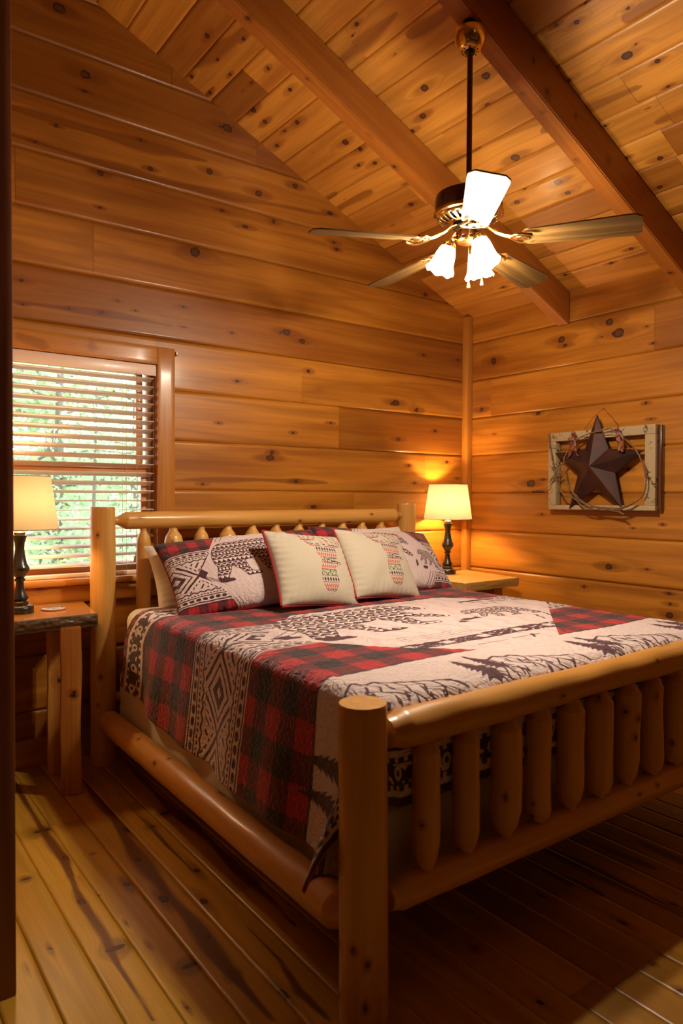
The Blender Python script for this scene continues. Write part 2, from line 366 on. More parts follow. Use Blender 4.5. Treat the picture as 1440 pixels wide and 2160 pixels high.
KC =[(-0.508,2.245,0.011),(-0.277,2.266,0.009),(-0.257,2.180,0.010),(-0.043,2.187,0.012),(-0.044,2.302,0.012),(-0.353,2.367,0.014),(-0.475,2.086,0.007),(-0.474,2.073,0.007),(-0.227,2.083,0.005),(-0.169,1.981,0.018),(-0.472,1.938,0.012),(-0.160,1.897,0.015),(-0.329,1.791,0.015),(-0.210,1.797,0.010),(-0.075,1.759,0.013),(0.022,1.764,0.011),(-0.232,1.611,0.005),(-0.465,1.558,0.020),(-0.402,1.408,0.010),(-1.042,1.965,0.012),(-1.077,1.563,0.020),(-1.082,1.765,0.006),(-0.959,1.453,0.016),(-0.849,1.415,0.012),(-1.270,1.330,0.015),(-1.361,1.456,0.019),(-1.195,1.021,0.021),(-1.285,0.788,0.019),(-1.285,0.704,0.014),(-1.018,0.772,0.015),(-0.460,1.042,0.016),(-0.501,1.372,0.013),(-0.503,1.480,0.013),(-0.405,1.410,0.010),(-1.199,0.142,0.013),(-1.352,0.203,0.013),(-0.908,0.153,0.011),(-0.477,0.203,0.012),(-1.895,1.219,0.019),(-1.812,1.446,0.011),(-1.739,1.480,0.009),(-1.992,1.387,0.009),(-1.977,1.135,0.011),(-1.635,0.764,0.011),(-1.762,0.692,0.013),(-1.879,1.491,0.007),(-1.843,0.959,0.006),(-1.680,0.536,0.013),]
KF =[(-1.028,-3.141,0.013),(-1.452,-3.173,0.008),(-1.500,-3.245,0.006),(-0.990,-2.914,0.007),(-1.255,-2.885,0.014),(-1.121,-2.799,0.012),(-0.917,-2.668,0.011),(-1.307,-2.664,0.013),(-1.402,-2.819,0.019),(-1.264,-2.979,0.006),(-1.458,-2.960,0.007),(-1.594,-2.942,0.008),(-1.743,-2.885,0.017),(-1.657,-2.793,0.011),(-1.488,-2.724,0.015),(-1.852,-2.814,0.010),(-1.839,-2.787,0.006),(-1.885,-2.956,0.007),(-0.837,-2.578,0.019),(-1.984,-2.741,0.017),(-0.883,-2.754,0.018),(-0.706,-3.013,0.022),(-0.961,-2.999,0.013),(-1.267,-3.033,0.015),(-1.555,-3.021,0.020),(-2.090,-1.837,0.009),(-2.392,-2.231,0.010),(-2.147,-2.205,0.008),(-2.293,-2.313,0.006),(-2.322,-1.757,0.014),(-2.574,-1.908,0.012),]
SF=[
([(-0.133, -2.996), (-0.421, -3.009), (-0.742, -3.013), (-0.978, -3.008), (-1.26, -3.033), (-1.482, -3.031), (-1.637, -3.043), (-1.796, -3.037), (-1.883, -3.04)], 0.0124) ,
([(-0.311, -2.748), (-0.757, -2.76), (-1.054, -2.792), (-1.331, -2.798), (-1.552, -2.799), (-1.733, -2.81), (-1.866, -2.807), (-1.993, -2.808), (-2.051, -2.809)], 0.0204) ,
([(-0.702, -2.674), (-0.92, -2.669), (-1.074, -2.676), (-1.277, -2.675), (-1.417, -2.68)], 0.0083) ,
([(-1.668, -2.678), (-1.867, -2.676), (-1.999, -2.7), (-2.135, -2.693)], 0.0101) ,
([(-0.334, -2.53), (-0.808, -2.546), (-1.132, -2.534), (-1.403, -2.552), (-1.613, -2.547), (-1.769, -2.559)], 0.0152) ,
]

G0 = 2.335; CH = .26; SL = .437; LS = math.hypot(1, SL); RIDGE = 3.62
def rk(n, u0, u1, v0, v1, r0=.004, r1=.012, rg=random):
    return [(rg.uniform(u0, u1), rg.uniform(v0, v1), rg.uniform(r0, r1)) for _ in range(n)]
# left (gable) wall, plane y = 0
WX0, WX1, WZ0, WZ1 = -3.17, -2.284, .87, 1.937
joints = {5: [-2.2], 4: [-1.7], 3: [-3.3], 2: [-2.95], 1: [-2.6], 0: [-3.1], -1: [-1.39], -2: [-1.12], -3: [-.4], -4: [-1.0], -5: [-1.005], -6: [-1.8], -7: [-2.3, -1.0], -8: [-1.4], -9: [-2.6, -.7]}
tones = {5: (.30, .32), 4: (.25, .25), 3: (.36, .44), 2: (.50, .40), 1: (.50, .52), 0: (.46, .30), -1: (.66, .66), -2: (.60, .34), -3: (.60, .60), -4: (.64, .66), -5: (.42, .52), -6: (.5, .46), -7: (.4, .45, .42), -8: (.4, .5), -9: (.45, .4, .4)}
specs = []
for k in range(-9, 9):
    v0, v1 = G0 + (k - 1) * CH, G0 + k * CH
    if k == -8: pass
    v0 = max(v0, 0.0)
    if v1 <= 0: continue
    js = joints.get(k, [-2.4]); tn = tones.get(k, (.4, .45)); e = [-7.0] + js + [-.02]
    for i in range(len(e) - 1):
        a, b, t = e[i], e[i + 1], tn[min(i, len(tn) - 1)]
        if v1 <= WZ0 + .001 or v0 >= WZ1 - .001 or a >= WX1:
            specs.append((a, b, v0, v1, t)); continue
        if a < WX0: specs.append((a, min(b, WX0), v0, v1, t))
        if b > WX1: specs.append((WX1, b, v0, v1, t))
        if b > WX0:
            aa, bb = max(a, WX0), min(b, WX1)
            if v0 < WZ0 < v1: specs.append((aa, bb, v0, WZ0, t, True, False))
            if v0 < WZ1 < v1: specs.append((aa, bb, WZ1, v1, t, False, True))
for k in KL[:]:
    if k[2] > .012: KL.append((k[0] + random.uniform(-.05, .05), k[1] - .01, k[2] * .35))
stk = [([(-2.98, 2.90), (-2.6, 2.885), (-2.3, 2.875), (-1.9, 2.90), (-1.5, 2.93), (-1.2, 2.955)], .018), ([(-2.98, 3.02), (-2.5, 3.03), (-2.0, 3.05)], .022),
       ([(-2.98, 2.15), (-2.5, 2.16), (-2.2, 2.15)], .012), ([(-2.2, 1.35), (-1.7, 1.36), (-1.2, 1.35)], .012)]
wb = boards('wall_back', specs, (0, 0, 0), (1, 0, 0), (0, 0, 1), (0, -1, 0), M_WALL, .012, .008, .007,
            KL + rk(26, -2.2, -.1, .1, 1.0) + rk(30, -5, -3.0, 0, 3.4), streaks=stk)
bm = bmesh.new(); bm.from_mesh(wb.data)
for s_ in (1, -1):
    x_ = -RIDGE if s_ == -1 else 0
    n_ = Vector((SL * s_, 0, 1)).normalized(); c_ = Vector((-RIDGE, 0, 2.515 + SL * RIDGE + .01))
    bmesh.ops.bisect_plane(bm, geom=bm.verts[:] + bm.edges[:] + bm.faces[:], plane_co=c_, plane_no=n_, clear_outer=True)
bm.to_mesh(wb.data); bm.free()
# right wall, plane x = 0
tonR = {1: (.50, .46, .5), 0: (.56, .30, .5), -1: (.60, .52, .5), -2: (.62, .60, .5), -3: (.66, .64, .5), -4: (.50, .46, .4), -5: (.62, .55, .5), -6: (.60, .56, .5)}
joR = {1: [-2.2], 0: [-1.386], -1: [-.22, -3.0], -2: [-2.5], -3: [-2.8], -4: [-1.9], -5: [-2.4], -6: [-3.2]}
specs = []
for k in range(-9, 2):
    v0, v1 = max(0., G0 + (k - 1) * CH), min(2.535, G0 + k * CH)
    if v1 - v0 < .01: continue
    e = [-4.5] + sorted(joR.get(k, [-2.0 - .3 * (k % 3)])) + [-.02]; tn = tonR.get(k, (.45, .5, .45))
    for i in range(len(e) - 1):
        j = len(e) - 2 - i
        specs.append((e[i], e[i + 1], v0, v1, tn[min(j, len(tn) - 1)], True, k < 1))
boards('wall_right', specs, (0, 0, 0), (0, 1, 0), (0, 0, 1), (-1, 0, 0), M_WALL, .012, .008, .007,
       KR + [(-.62, 1.30, .05, .012), (-.66, 1.38, .02, .008)] + rk(30, -4.4, -1.7, .1, 2.4) + rk(14, -1.6, -.1, .05, .8))
# floor planks run along y
specs = []
x = -3.10 - .118 * 17
while x < .0:
    ys = [-4.5]; y = -4.5 + random.uniform(.2, 1.4)
    while y < -.3: ys.append(y); y += random.uniform(.8, 1.9)
    ys.append(0)
    if abs(x + 2.98) < .02: ys = [-4.5, -3.0, -.687, 0]
    if abs(x + 2.745) < .02: ys = [-4.5, -2.9, -.663, 0]
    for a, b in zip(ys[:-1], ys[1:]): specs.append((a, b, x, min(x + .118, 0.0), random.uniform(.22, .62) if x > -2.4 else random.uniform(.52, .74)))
    x += .118
fk = KF + rk(60, -4.4, -.1, -2.4, -.1, .005, .014) + rk(10, -4.4, -2, -3.6, -3.1)
fk = [(a[0], a[1], a[2] * 1.3, a[2] * .75) if i % 3 else (a[0], a[1], a[2] * .6, a[2] * 1.4) for i, a in enumerate(fk)]
for _ in range(26):
    u_, v_ = random.uniform(-4.2, -1.2), random.uniform(-2.35, -.2); n_ = random.uniform(.3, .9)
    SF.append(([(u_, v_), (u_ + n_ * .5, v_ + random.uniform(-.02, .02)), (u_ + n_, v_ + random.uniform(-.02, .02))], random.uniform(.012, .03)))
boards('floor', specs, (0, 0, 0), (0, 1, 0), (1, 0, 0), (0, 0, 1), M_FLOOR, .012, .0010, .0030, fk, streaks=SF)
# ceiling planks
nP = int(RIDGE / .152) + 1; specs = []
for k in range(nP):
    ys = [-4.5]; y = -4.5 + random.uniform(.3, 1.2)
    while y < -.3: ys.append(y); y += random.uniform(.9, 2.2)
    ys.append(.05)
    for a, b in zip(ys[:-1], ys[1:]):
        t = random.choice((.28, .45, .58, .64, .7, .62, .55))
        if k == 12 and b > 0: t = .14
        if k == 6 and b > 0: t = .4
        specs.append((a, b, k * .152 * LS if k else -.07, min((k + 1) * .152, RIDGE) * LS, t))
cs = []
for _ in range(34):
    u_, v_ = random.uniform(-3, -.1), random.uniform(.1, 3.2); n_ = random.uniform(.15, .7)
    cs.append(([(u_, v_), (u_ + n_ * .5, v_ + random.uniform(-.015, .015)), (u_ + n_, v_ + random.uniform(-.02, .02))], random.uniform(.010, .03)))
cs.append(([(-.75, 2.245), (-.5, 2.27), (-.3, 2.30), (-.05, 2.36)], .03))
KC = [(a[0], a[1], a[2] * 1.15, a[2] * .9) for a in KC]
cf = boards('ceiling', specs, (0, 0, 2.515), (0, 1, 0), (-1 / LS, 0, SL / LS), (-SL / LS, 0, -1 / LS), M_CEIL, .012, .005, .0045,
            KC + rk(30, -4.4, -1.9, .1, 3.8) + rk(16, -1.7, -.1, .1, 3.2, .004, .009), streaks=cs)
specs = [(-8, 0.05, k * .166, (k + 1) * .166, random.uniform(.35, .6)) for k in range(23)]
boards('ceiling', specs, (-RIDGE, 0, 2.515 + SL * RIDGE), (0, 1, 0), (-1 / LS, 0, -SL / LS), (SL / LS, 0, -1 / LS), M_CEIL, .05)
specs = [(-8, -4.5, -.07 + k * .166, .096 + k * .166, random.uniform(.3, .6)) for k in range(25)]
boards('ceiling', specs, (0, 0, 2.515), (0, 1, 0), (-1 / LS, 0, SL / LS), (-SL / LS, 0, -1 / LS), M_CEIL, .15)
specs = [(-8, -4.5, -7 + k * .118, -7 + (k + 1) * .118, random.uniform(.25, .5)) for k in range(60)] + [(-4.5, 0, -7 + k * .118, -7 + (k + 1) * .118, random.uniform(.25, .5)) for k in range(16)]
boards('floor', specs, (0, 0, -.0005), (0, 1, 0), (1, 0, 0), (0, 0, 1), M_FLOOR, .15, .0022, .002)
boards('wall_right', [(-8, -4.5, max(0, G0 + CH * (k - 1)), min(2.53, G0 + CH * k), .5) for k in range(-8, 2)], (0, 0, 0), (0, 1, 0), (0, 0, 1), (-1, 0, 0), M_WALL, .15)
# partition by the doorway, hall walls, wall behind the camera
boards('wall_left', [(-1.57, -.0, max(0, .775 + .26 * (k - 1)), .775 + .26 * k, random.uniform(.35, .6)) for k in range(-2, 12)], (-3.29, 0, 0), (0, 1, 0), (0, 0, 1), (1, 0, 0), M_WALL, .03, knots=rk(20, -1.5, 0, 0, 3))
boards('wall_hall', [(-8, 0, max(0, .775 + .26 * (k - 1)), .775 + .26 * k, random.uniform(.35, .6)) for k in range(-2, 12)], (-7.0, 0, 0), (0, 1, 0), (0, 0, 1), (1, 0, 0), M_WALL, .1)
boards('wall_front', [(-7.0, 0, max(0, .775 + .26 * (k - 1)), .775 + .26 * k, random.uniform(.35, .6)) for k in range(-2, 13)], (0, -8.0, 0), (1, 0, 0), (0, 0, 1), (0, 1, 0), M_WALL, .1)
boards('wall_partition', [(-1.57, 0, max(0, .775 + .26 * (k - 1)), .775 + .26 * k, .4) for k in range(-2, 12)], (-3.41, 0, 0), (0, 1, 0), (0, 0, 1), (-1, 0, 0), M_WALL, .05)
tag(box('door_1', -3.43, -3.288, -1.592, -1.57, 0, 3.64, M_JAMB, nk=9), kind='structure')
tag(box('trim_1', -.052, -.0, -.052, -.0, .0, 2.52, M_TRIM, bev=.004, nk=8), kind='structure')
tag(box('baseboard_back', -3.29, -.052, -.022, -.008, 0, .13, M_TRIM, nk=10), kind='structure')
tag(box('baseboard_right', -.022, -.008, -4.5, -.052, 0, .13, M_TRIM, nk=10), kind='structure')
# rafters
def beam(y0, y1, label):
    bm = bmesh.new(); x1 = -RIDGE
    pr = [(-.008, 2.515 + SL * .008), (-.008, 2.318 + SL * .008), (x1, 2.318 - SL * x1), (x1, 2.515 - SL * x1)]
    a = [bm.verts.new((p[0], y0, p[1] - .001)) for p in pr]; b = [bm.verts.new((p[0], y1, p[1] - .001)) for p in pr]
    bm.faces.new(a); bm.faces.new(b[::-1])
    for i in range(4): bm.faces.new((a[i], b[i], b[(i + 1) % 4], a[(i + 1) % 4]))
    bmesh.ops.recalc_face_normals(bm, faces=bm.faces[:])
    bmesh.ops.bevel(bm, geom=bm.edges[:], offset=.005, segments=2, affect='EDGES')
    for _ in range(7):
        big = [e for e in bm.edges if e.calc_length() > .03]
        if big: bmesh.ops.subdivide_edges(bm, edges=big, cuts=1, use_grid_fill=True)
    me = bpy.data.meshes.new('ceiling_beam'); bm.to_mesh(me); bm.free()
    ks = []
    for _ in range(16):
        x = random.uniform(-2.7, -.1); s = random.choice(((y0, .08), (y1, .1), ((y0 + y1) / 2, 0), ((y0 + y1) / 2, 0)))
        ks.append(((x, s[0] + (random.uniform(-.02, .02) if s[1] == 0 else 0), 2.318 - SL * x + s[1] * random.uniform(.3, 1.5)), random.uniform(.007, .015)))
    n = len(me.vertices); co = np.zeros(n * 3, np.float32); me.vertices.foreach_get('co', co); co = co.reshape(-1, 3)
    wattr(me, axis=0, knots=ks, tone=.5)
    sd = random.random() * 9
    w = np.stack([-co[:, 0] * LS + sd, co[:, 1] + sd, (co[:, 2] + SL * co[:, 0]) + sd], -1)
    me.attributes['wuv'].data.foreach_set('vector', w.astype(np.float32).ravel())
    return tag(link('ceiling_beam', me, M_BEAM, smooth=True, angle=35), label, 'beam', 'sloping rafters under the plank ceiling')
beam(-.845, -.762, 'sloping wooden rafter nearer the window wall, ending at the corner side')
beam(-1.64, -1.555, 'sloping wooden rafter that carries the ceiling fan canopy')

# ------------------------------------------------------------------ window, sash, glass, casing
win = empty('window_1', (-2.727, 0.0, WZ0)); win['kind'] = 'structure'
def wbox(name, x0, x1, y0, y1, z0, z1, mat=M_TRIM, bev=.003, nk=0, par=win, **k):
    o = box(name, x0 + 2.727, x1 + 2.727, y0, y1, z0 - WZ0, z1 - WZ0, mat, par, bev, nk=nk, **k); return o
wbox('window_casing', WX1, -2.19, -.020, -.0012, .87, 2.028, nk=6)
wbox('window_casing', -3.262, WX0, -.020, -.0012, .87, 2.028, nk=4)
wbox('window_casing', WX0, WX1, -.020, -.0012, WZ1, 2.028, nk=6)
wbox('window_apron', -3.262, -2.19, -.018, -.0012, .752, .832, nk=3)
wbox('window_sill', -3.27, -2.18, -.040, -.0012, .834, .868, bev=.012)
wbox('window_sill', WX0, WX1, -.0012, .13, .852, .8695)
wbox('window_jamb', WX1 - .0005, WX1 + .018, .0, .15, .87, WZ1)
wbox('window_jamb', WX0 - .018, WX0 + .0005, .0, .15, .87, WZ1)
wbox('window_jamb', WX0, WX1, .0, .15, WZ1 - .001, WZ1 + .018)
M_SASH = wood('window sash wood', (.80, .36, .12), (.66, .27, .08), (.50, .18, .04), .35, .3)
def sash(x0, x1, z0, z1, y, w, nm):
    s = wbox('sash_rail', x0, x1, y, y + .03, z0, z0 + w, M_SASH)
    wbox('sash_rail', x0, x1, y, y + .03, z1 - w, z1, M_SASH)
    wbox('sash_stile', x0, x0 + w, y, y + .03, z0 + w, z1 - w, M_SASH)
    wbox('sash_stile', x1 - w, x1, y, y + .03, z0 + w, z1 - w, M_SASH)
sash(WX0 + .02, WX1 - .02, .878, 1.412, .062, .036, 'lower')
sash(WX0 + .03, WX1 - .034, 1.385, 1.93, .098, .034, 'upper')
M_LINER = simple('window jamb liner', (.75, .68, .55), .4)
wbox('jamb_liner', WX1 - .020, WX1 - .002, .062, .13, .88, 1.93, M_LINER)
wbox('jamb_liner', WX0 + .002, WX0 + .020, .062, .13, .88, 1.93, M_LINER)
GM = Mat('window glass'); g_ = GM.nt.nodes.new('ShaderNodeBsdfGlossy'); g_.inputs['Roughness'].default_value = .02
t_ = GM.nt.nodes.new('ShaderNodeBsdfTransparent'); f_ = GM.nt.nodes.new('ShaderNodeFresnel'); f_.inputs[0].default_value = 1.45
x_ = GM.nt.nodes.new('ShaderNodeMixShader'); GM.nt.links.new(f_.outputs[0], x_.inputs[0]); GM.nt.links.new(t_.outputs[0], x_.inputs[1]); GM.nt.links.new(g_.outputs[0], x_.inputs[2]); GM.nt.links.new(x_.outputs[0], GM.out.inputs[0])
wbox('window_pane', WX0 + .05, WX1 - .05, .075, .079, .91, 1.38, GM.m, 0)
wbox('window_pane', WX0 + .06, WX1 - .06, .110, .114, 1.42, 1.90, GM.m, 0)
for lx in (-2.915, -2.63):
    wbox('sash_lock', lx - .028, lx + .028, .064, .09, 1.412, 1.420, M_STEEL, .002)
    wbox('sash_lock', lx - .012, lx + .022, .058, .072, 1.420, 1.430, M_STEEL, .003)
# ------------------------------------------------------------------ blind
BM_ = Mat('blind slat'); bx, by, bz = BM_.obj(); bn = BM_.noise(BM_.vec(bx * 2, by * 90, bz * 90), 1, 2)
BM_.base(BM_.mix(bn * .4, (.86, .66, .54), (.72, .52, .40))); BM_.set(Roughness=.35, Coat_Weight=.2)
M_SLAT = BM_.m
bl = empty('window_blind', (-2.727, .03, WZ1), label='tan wooden venetian blind lowered over the window with open slats', cat='blind')
def bbox(name, x0, x1, y0, y1, z0, z1, mat=M_SLAT, bev=.002, par=bl, **k):
    return box(name, x0 + 2.727, x1 + 2.727, y0 - .03, y1 - .03, z0 - WZ1, z1 - WZ1, mat, par, bev, **k)
bbox('valance', WX0 + .004, WX1 - .003, -.012, .0, 1.878, 1.934, M_SLAT, .005)
bbox('head_rail', WX0 + .006, WX1 - .006, .003, .053, 1.892, 1.932)
sl0 = None
def slat_mesh(x0, x1):
    nx, ny = 2, 9; yy = np.linspace(-.025, .025, ny); zz = -.0022 * (yy / .025) ** 2 + .0022
    V = []; 
    for x in (x0, x1):
        for y, z in zip(yy, zz): V.append((x, y, z))
    for x in (x0, x1):
        for y, z in zip(yy, zz): V.append((x, y, z - .0028))
    F = []
    for j in range(ny - 1):
        F.append((j, ny + j, ny + j + 1, j + 1)); F.append((2 * ny + j, 2 * ny + j + 1, 3 * ny + j + 1, 3 * ny + j))
    F += [(0, 2 * ny, 3 * ny, ny), (ny - 1, 2 * ny - 1, 4 * ny - 1, 3 * ny - 1)]
    for a in (0, 1):
        for j in range(ny - 1):
            p, q = a * ny + j, 2 * ny + a * ny + j
            F.append((p, p + 1, q + 1, q) if a == 0 else (p, q, q + 1, p + 1))
    return mesh_np('slat', np.array(V), F)
sm = slat_mesh(WX0 + .012 + 2.727, WX1 - .010 + 2.727); sm.materials.append(M_SLAT)
for i in range(22):
    o = bpy.data.objects.new('slat', sm); COL.objects.link(o); o.parent = bl
    o.location = (0, 0, 1.862 - .0443 * i - WZ1); 
    zz_ = 1.862 - .0443 * i; til = np.interp(zz_, [.9, 1.05, 1.15, 1.20, 1.26, 1.33, 1.6, 1.87], [16, 17, 14, 1, -8, -21, -20, -17])
    o.rotation_euler = (math.radians(til + random.uniform(-1, 1)), 0, 0)
bbox('bottom_rail', WX0 + .012, WX1 - .010, .004, .054, .8697, .888, M_SLAT, .004)
M_CORD = simple('blind cord', (.62, .45, .30), .8)
for cx in (-2.44, -2.98):
    for yy in (-.0, .056):
        tube('ladder_cord', [(cx + 2.727, yy - .03, -.045), (cx + 2.727, yy - .03, -1.05)], .0009, M_CORD, bl, 6)
cd = tube('lift_cord', [(-2.392 + 2.727 + .002 * math.sin(i), -.016 - .03, -.05 - i * .0745) for i in range(13)], .0013, M_CORD, bl, 6)
for k, (dx, dz) in enumerate(((-.002, -.955), (-.010, -.975))):
    lathe('cord_tassel', [(.0, .0), (.004, -.001), (.0055, -.012), (.0085, -.032), (.0, -.033)], M_TRIM, bl, 14, (-2.392 + 2.727 + dx, -.046, dz))
lathe('hook', [(0, .012), (.006, .01), (.007, 0), (.003, -.012), (0, -.013)], M_STEEL, None, 10, (-2.178, -.012, 2.005))
tag(bpy.data.objects['hook'], 'tiny metal bracket at the top right corner of the window casing', 'bracket')
# ------------------------------------------------------------------ printed fabric artwork
BEAR = [(700,290),(740,250),(800,236),(900,240),(980,228),(1060,230),(1150,228),(1190,236),(1205,226),(1232,228),(1245,248),(1290,270),(1322,325),(1345,372),(1330,390),(1290,387),(1255,372),(1225,378),(1196,372),(1215,420),(1250,470),(1290,510),(1315,548),(1295,562),(1250,550),(1200,510),(1165,480),(1152,470),(1143,520),(1145,580),(1155,596),(1190,600),(1208,622),(1180,633),(1110,632),(1090,615),(1060,560),(1035,480),(1028,450),(1022,466),(980,482),(920,488),(925,520),(930,560),(945,602),(965,615),(1010,620),(1028,642),(1000,652),(900,656),(885,638),(860,590),(830,560),(790,530),(770,580),(745,622),(732,650),(760,655),(782,672),(770,686),(690,693),(650,682),(638,650),(645,600),(660,560),(665,520),(650,480),(645,430),(655,370),(670,330)]
def bear(sx, sy, s, flip=False, sy_=None):
    sy_ = sy_ or s
    return [((sx + (1345 - x if flip else x - 638) * s), sy + (y - 228) * sy_) for x, y in BEAR]
def tree(x, y, h, lean=.0, seed=0, fx=1):
    """spruce silhouette, tip at (x, y), growing towards +y"""
    rg = random.Random(seed); L, R = [], []
    n = 9
    for i in range(n):
        a = (i + 1) / n; w = h * .26 * a ** .8 * rg.uniform(.8, 1.15); yy = y + h * .82 * a
        L += [(x - w + lean * a * h, yy + h * .02), (x - w * .42 + lean * a * h, yy - h * .02)]
        w = h * .26 * a ** .8 * rg.uniform(.8, 1.15)
        R += [(x + w + lean * a * h, yy + h * .02), (x + w * .42 + lean * a * h, yy - h * .02)]
    return [(x, y)] + L + [(x - .012 * h + lean * h, y + h * .86), (x - .02 * h + lean * h, y + h), (x + .03 * h + lean * h, y + h), (x + .012 * h + lean * h, y + h * .86)] + R[::-1]
def mountain(x, y, w, h, seed):
    rg = random.Random(seed); pk = [(0, .55), (.06, .28), (.13, .33), (.17, .05), (.23, .12), (.36, .0), (.42, .10), (.50, .07), (.58, .22), (.68, .30), (.80, .42), (.92, .50), (1, .66)]
    P_ = [(x + a * w, y + b * h) for a, b in pk]; lines = [(P_, .010)]
    for a, b in pk[1:11]:
        q = (x + a * w, y + b * h); dr = rg.uniform(.02, .05)
        lines.append(([q, (q[0] + dr * .4, q[1] + h * .18), (q[0] - dr * .2, q[1] + h * .34), (q[0] + dr, q[1] + h * .52)], .007))
    for i in range(48):
        a = rg.uniform(.05, .95); b = np.interp(a, [p[0] for p in pk], [p[1] for p in pk]) + rg.uniform(.18, .75)
        lines.append(([(x + a * w, y + b * h), (x + a * w - .006, y + b * h + rg.uniform(.07, .16) * h)], .0065))
    for i in range(5):
        a = rg.uniform(.3, .8); b = np.interp(a, [p[0] for p in pk], [p[1] for p in pk]) + rg.uniform(.06, .3)
        lines.append(([(x + a * w, y + b * h), (x + (a + .1) * w, y + (b + .05) * h), (x + (a + .2) * w, y + (b + .16) * h)], .0035))
    return lines
ZIG = [(0, 0), (.03, .012), (.06, .002), (.09, .012)]
def fabric_material(name, kind):
    """quilted cotton. attributes: st = design coordinates, bear / line / pan / tree = signed distances, bl = bear local coordinates"""
    M = Mat(name); s, t, _ = M.attr('st', 3); be = M.attr('bear'); ln = M.attr('line'); pan = M.attr('pan'); bu, bv, _ = M.attr('bl', 3)
    nz = M.noise(M.vec(s, t, 0.0), 30, 3); nf = M.noise(M.vec(s, t, 0.0), 420, 2)
    q = kind == 'quilt'
    cream = (.62, .50, .48); plum = (.050, .006, .018); pink = (.54, .38, .42)
    sw = s + (nz - .5) * .006; tw = t + (nz - .5) * .006
    # buffalo check
    ps, pt = (.187, .162) if q else (.088, .088)
    a = ((sw - .083 + 3 * ps) / ps).frac().step(.49, .51) if q else (sw / ps + 3).frac().step(.49, .51)
    b = ((tw - 1.524 + 30 * pt) / pt).frac().step(.49, .51) if q else (tw / pt + 3).frac().step(.49, .51)
    a, b = 1 - a, 1 - b
    red = M.mix(nf * .5, (.40, .004, .012), (.28, .003, .010)); mid = M.mix(nf * .6, (.095, .004, .010), (.16, .004, .012)); blk = (.014, .008, .010)
    pl = M.mix(b, M.mix(a, red, mid), M.mix(a, mid, blk))
    # tribal band, bb = 0..1 across
    if q: bb = (tw - 1.05) / .42; ss = s; u0 = .045; per = .30
    else: bb = (tw - .115) / .275; ss = s * 1.55 + .1; u0 = .045; per = .30
    m = (bb - .5).abs() * 2
    wob = M.noise(M.vec(s, t, 3.0), 18, 2) - .5
    m = m + wob * .05
    d1 = m.band(.93, .965)
    ov = ((ss / u0).frac() - .5).pow(2) * 5 + ((m - .855) / .055).pow(2)
    d2 = ov.lt(.72)
    d3 = m.band(.755, .785)
    dt = ((ss / .022).frac() - .5).pow(2) * 5 + ((m - .70) / .028).pow(2)
    d4 = dt.lt(.6)
    tr = (ss / per).tri()
    wv = (m - .58 - (ss / .05).tri() * .05).abs().lt(.022)
    z = m + tr * .62
    d5 = (z - .62).abs().lt(.045) * m.lt(.52)
    d6 = (z - .42).abs().lt(.03) * m.lt(.5)
    d7 = z.band(.10, .26)
    dt2 = (((ss / .025).frac() - .5).pow(2) * 5 + ((z - .80) / .035).pow(2)).lt(.6) * m.lt(.6)
    sl = (((ss * 1.0 + bb * .35) / .045).frac().lt(.32)) * z.band(.92, 1.12) * m.lt(.5)
    ink = (d1 + d2 + d3 + d4 + wv + d5 + d6 + d7 + dt2 + sl).clamp()
    bandc = M.mix(ink, cream, plum)
    col = M.mix(bb.band(0, 1), pl, bandc)
    # pale panel with faint chevrons
    if q: chev = ((s + (t / .16).tri() * .05) / .115).frac().step(.30, .34)
    else: chev = ((s + (t / .045).tri() * .012) / .03).frac().step(.42, .5)
    pc = M.mix(chev.inv() * (.55 if q else .35), cream, pink)
    inp = pan.lt(0.0)
    if q:
        stp = t.band(1.665, 1.745) * s.lt(1.36); o1 = (((s / .19).frac() - .5).abs().lt(.13)) * (t - 1.703).abs().lt(.018)
        o2 = M.noise(M.vec(s, t * 2, 0.0), 34, 2).gt(.60)
        pc = M.mix(stp, pc, M.mix((o1 + o2).clamp(), plum, cream))
    col = M.mix(inp, col, pc)
    # borders
    if q:
        wb_ = t.gt(1.86); col = M.mix(wb_, col, cream)
        for lo, hi in ((-1.0, 0.0), (2.205, 2.40)):
            if lo < 0: e = (t - .31 - s.step(-.12, .06) * .12) / .245; reg = e.lt(1.0)
            else: e = (t - 2.205) / .18; reg = e.gt(0.0)
            w1 = ((e - .24).abs().lt(.05)) + ((e - .82).abs().lt(.045)) + ((s / .035).frac().lt(.4)) * (e.band(.24, .36) + e.band(.70, .82))
            fl = M.noise(M.vec(s * 1.0, t * 1.0, 9.0), 24, 1).gt(.57) * e.band(.38, .68)
            dd = (((s / .09).frac() - .5).pow(2) * 14 + ((e - .52) / .16).pow(2)); w2 = dd.lt(.5)
            w3 = (((s / .05).frac() - .5).pow(2) * 6 + ((e - .10) / .06).pow(2)).lt(.7)
            c_ = M.mix((w1 + fl + w2).clamp(), (.045, .010, .024), (.66, .53, .48))
            c_ = M.mix(w3, c_, (.36, .012, .02)); c_ = M.mix(dd.lt(.1), c_, (.05, .01, .02))
            col = M.mix(reg, col, c_)
    # bears
    row = (bv * 11).floor(); fv = (bv * 11).frac(); ty = (row / 4 + .01).frac()
    zg = ((fv - .22 - (bu * 15).tri() * .5).abs().lt(.13)); tg = (fv - .12).lt((bu * 18).tri() * .72) * fv.gt(.14)
    ds = (((bu * 24).frac() - .5).pow(2) * 4 + (fv - .5).pow(2) * 6).lt(.42); hl = (fv - .5).abs().lt(.11)
    k = ty.lt(.2); pat = k * zg + ty.band(.2, .45) * tg + ty.band(.45, .7) * zg + ty.gt(.7) * ds
    pat = (pat + fv.lt(.09)).clamp() * be.lt(-.0055 if q else -.0030) * (bv.lt(.88))
    bc = M.mix(pat, plum, (.70, .58, .54))
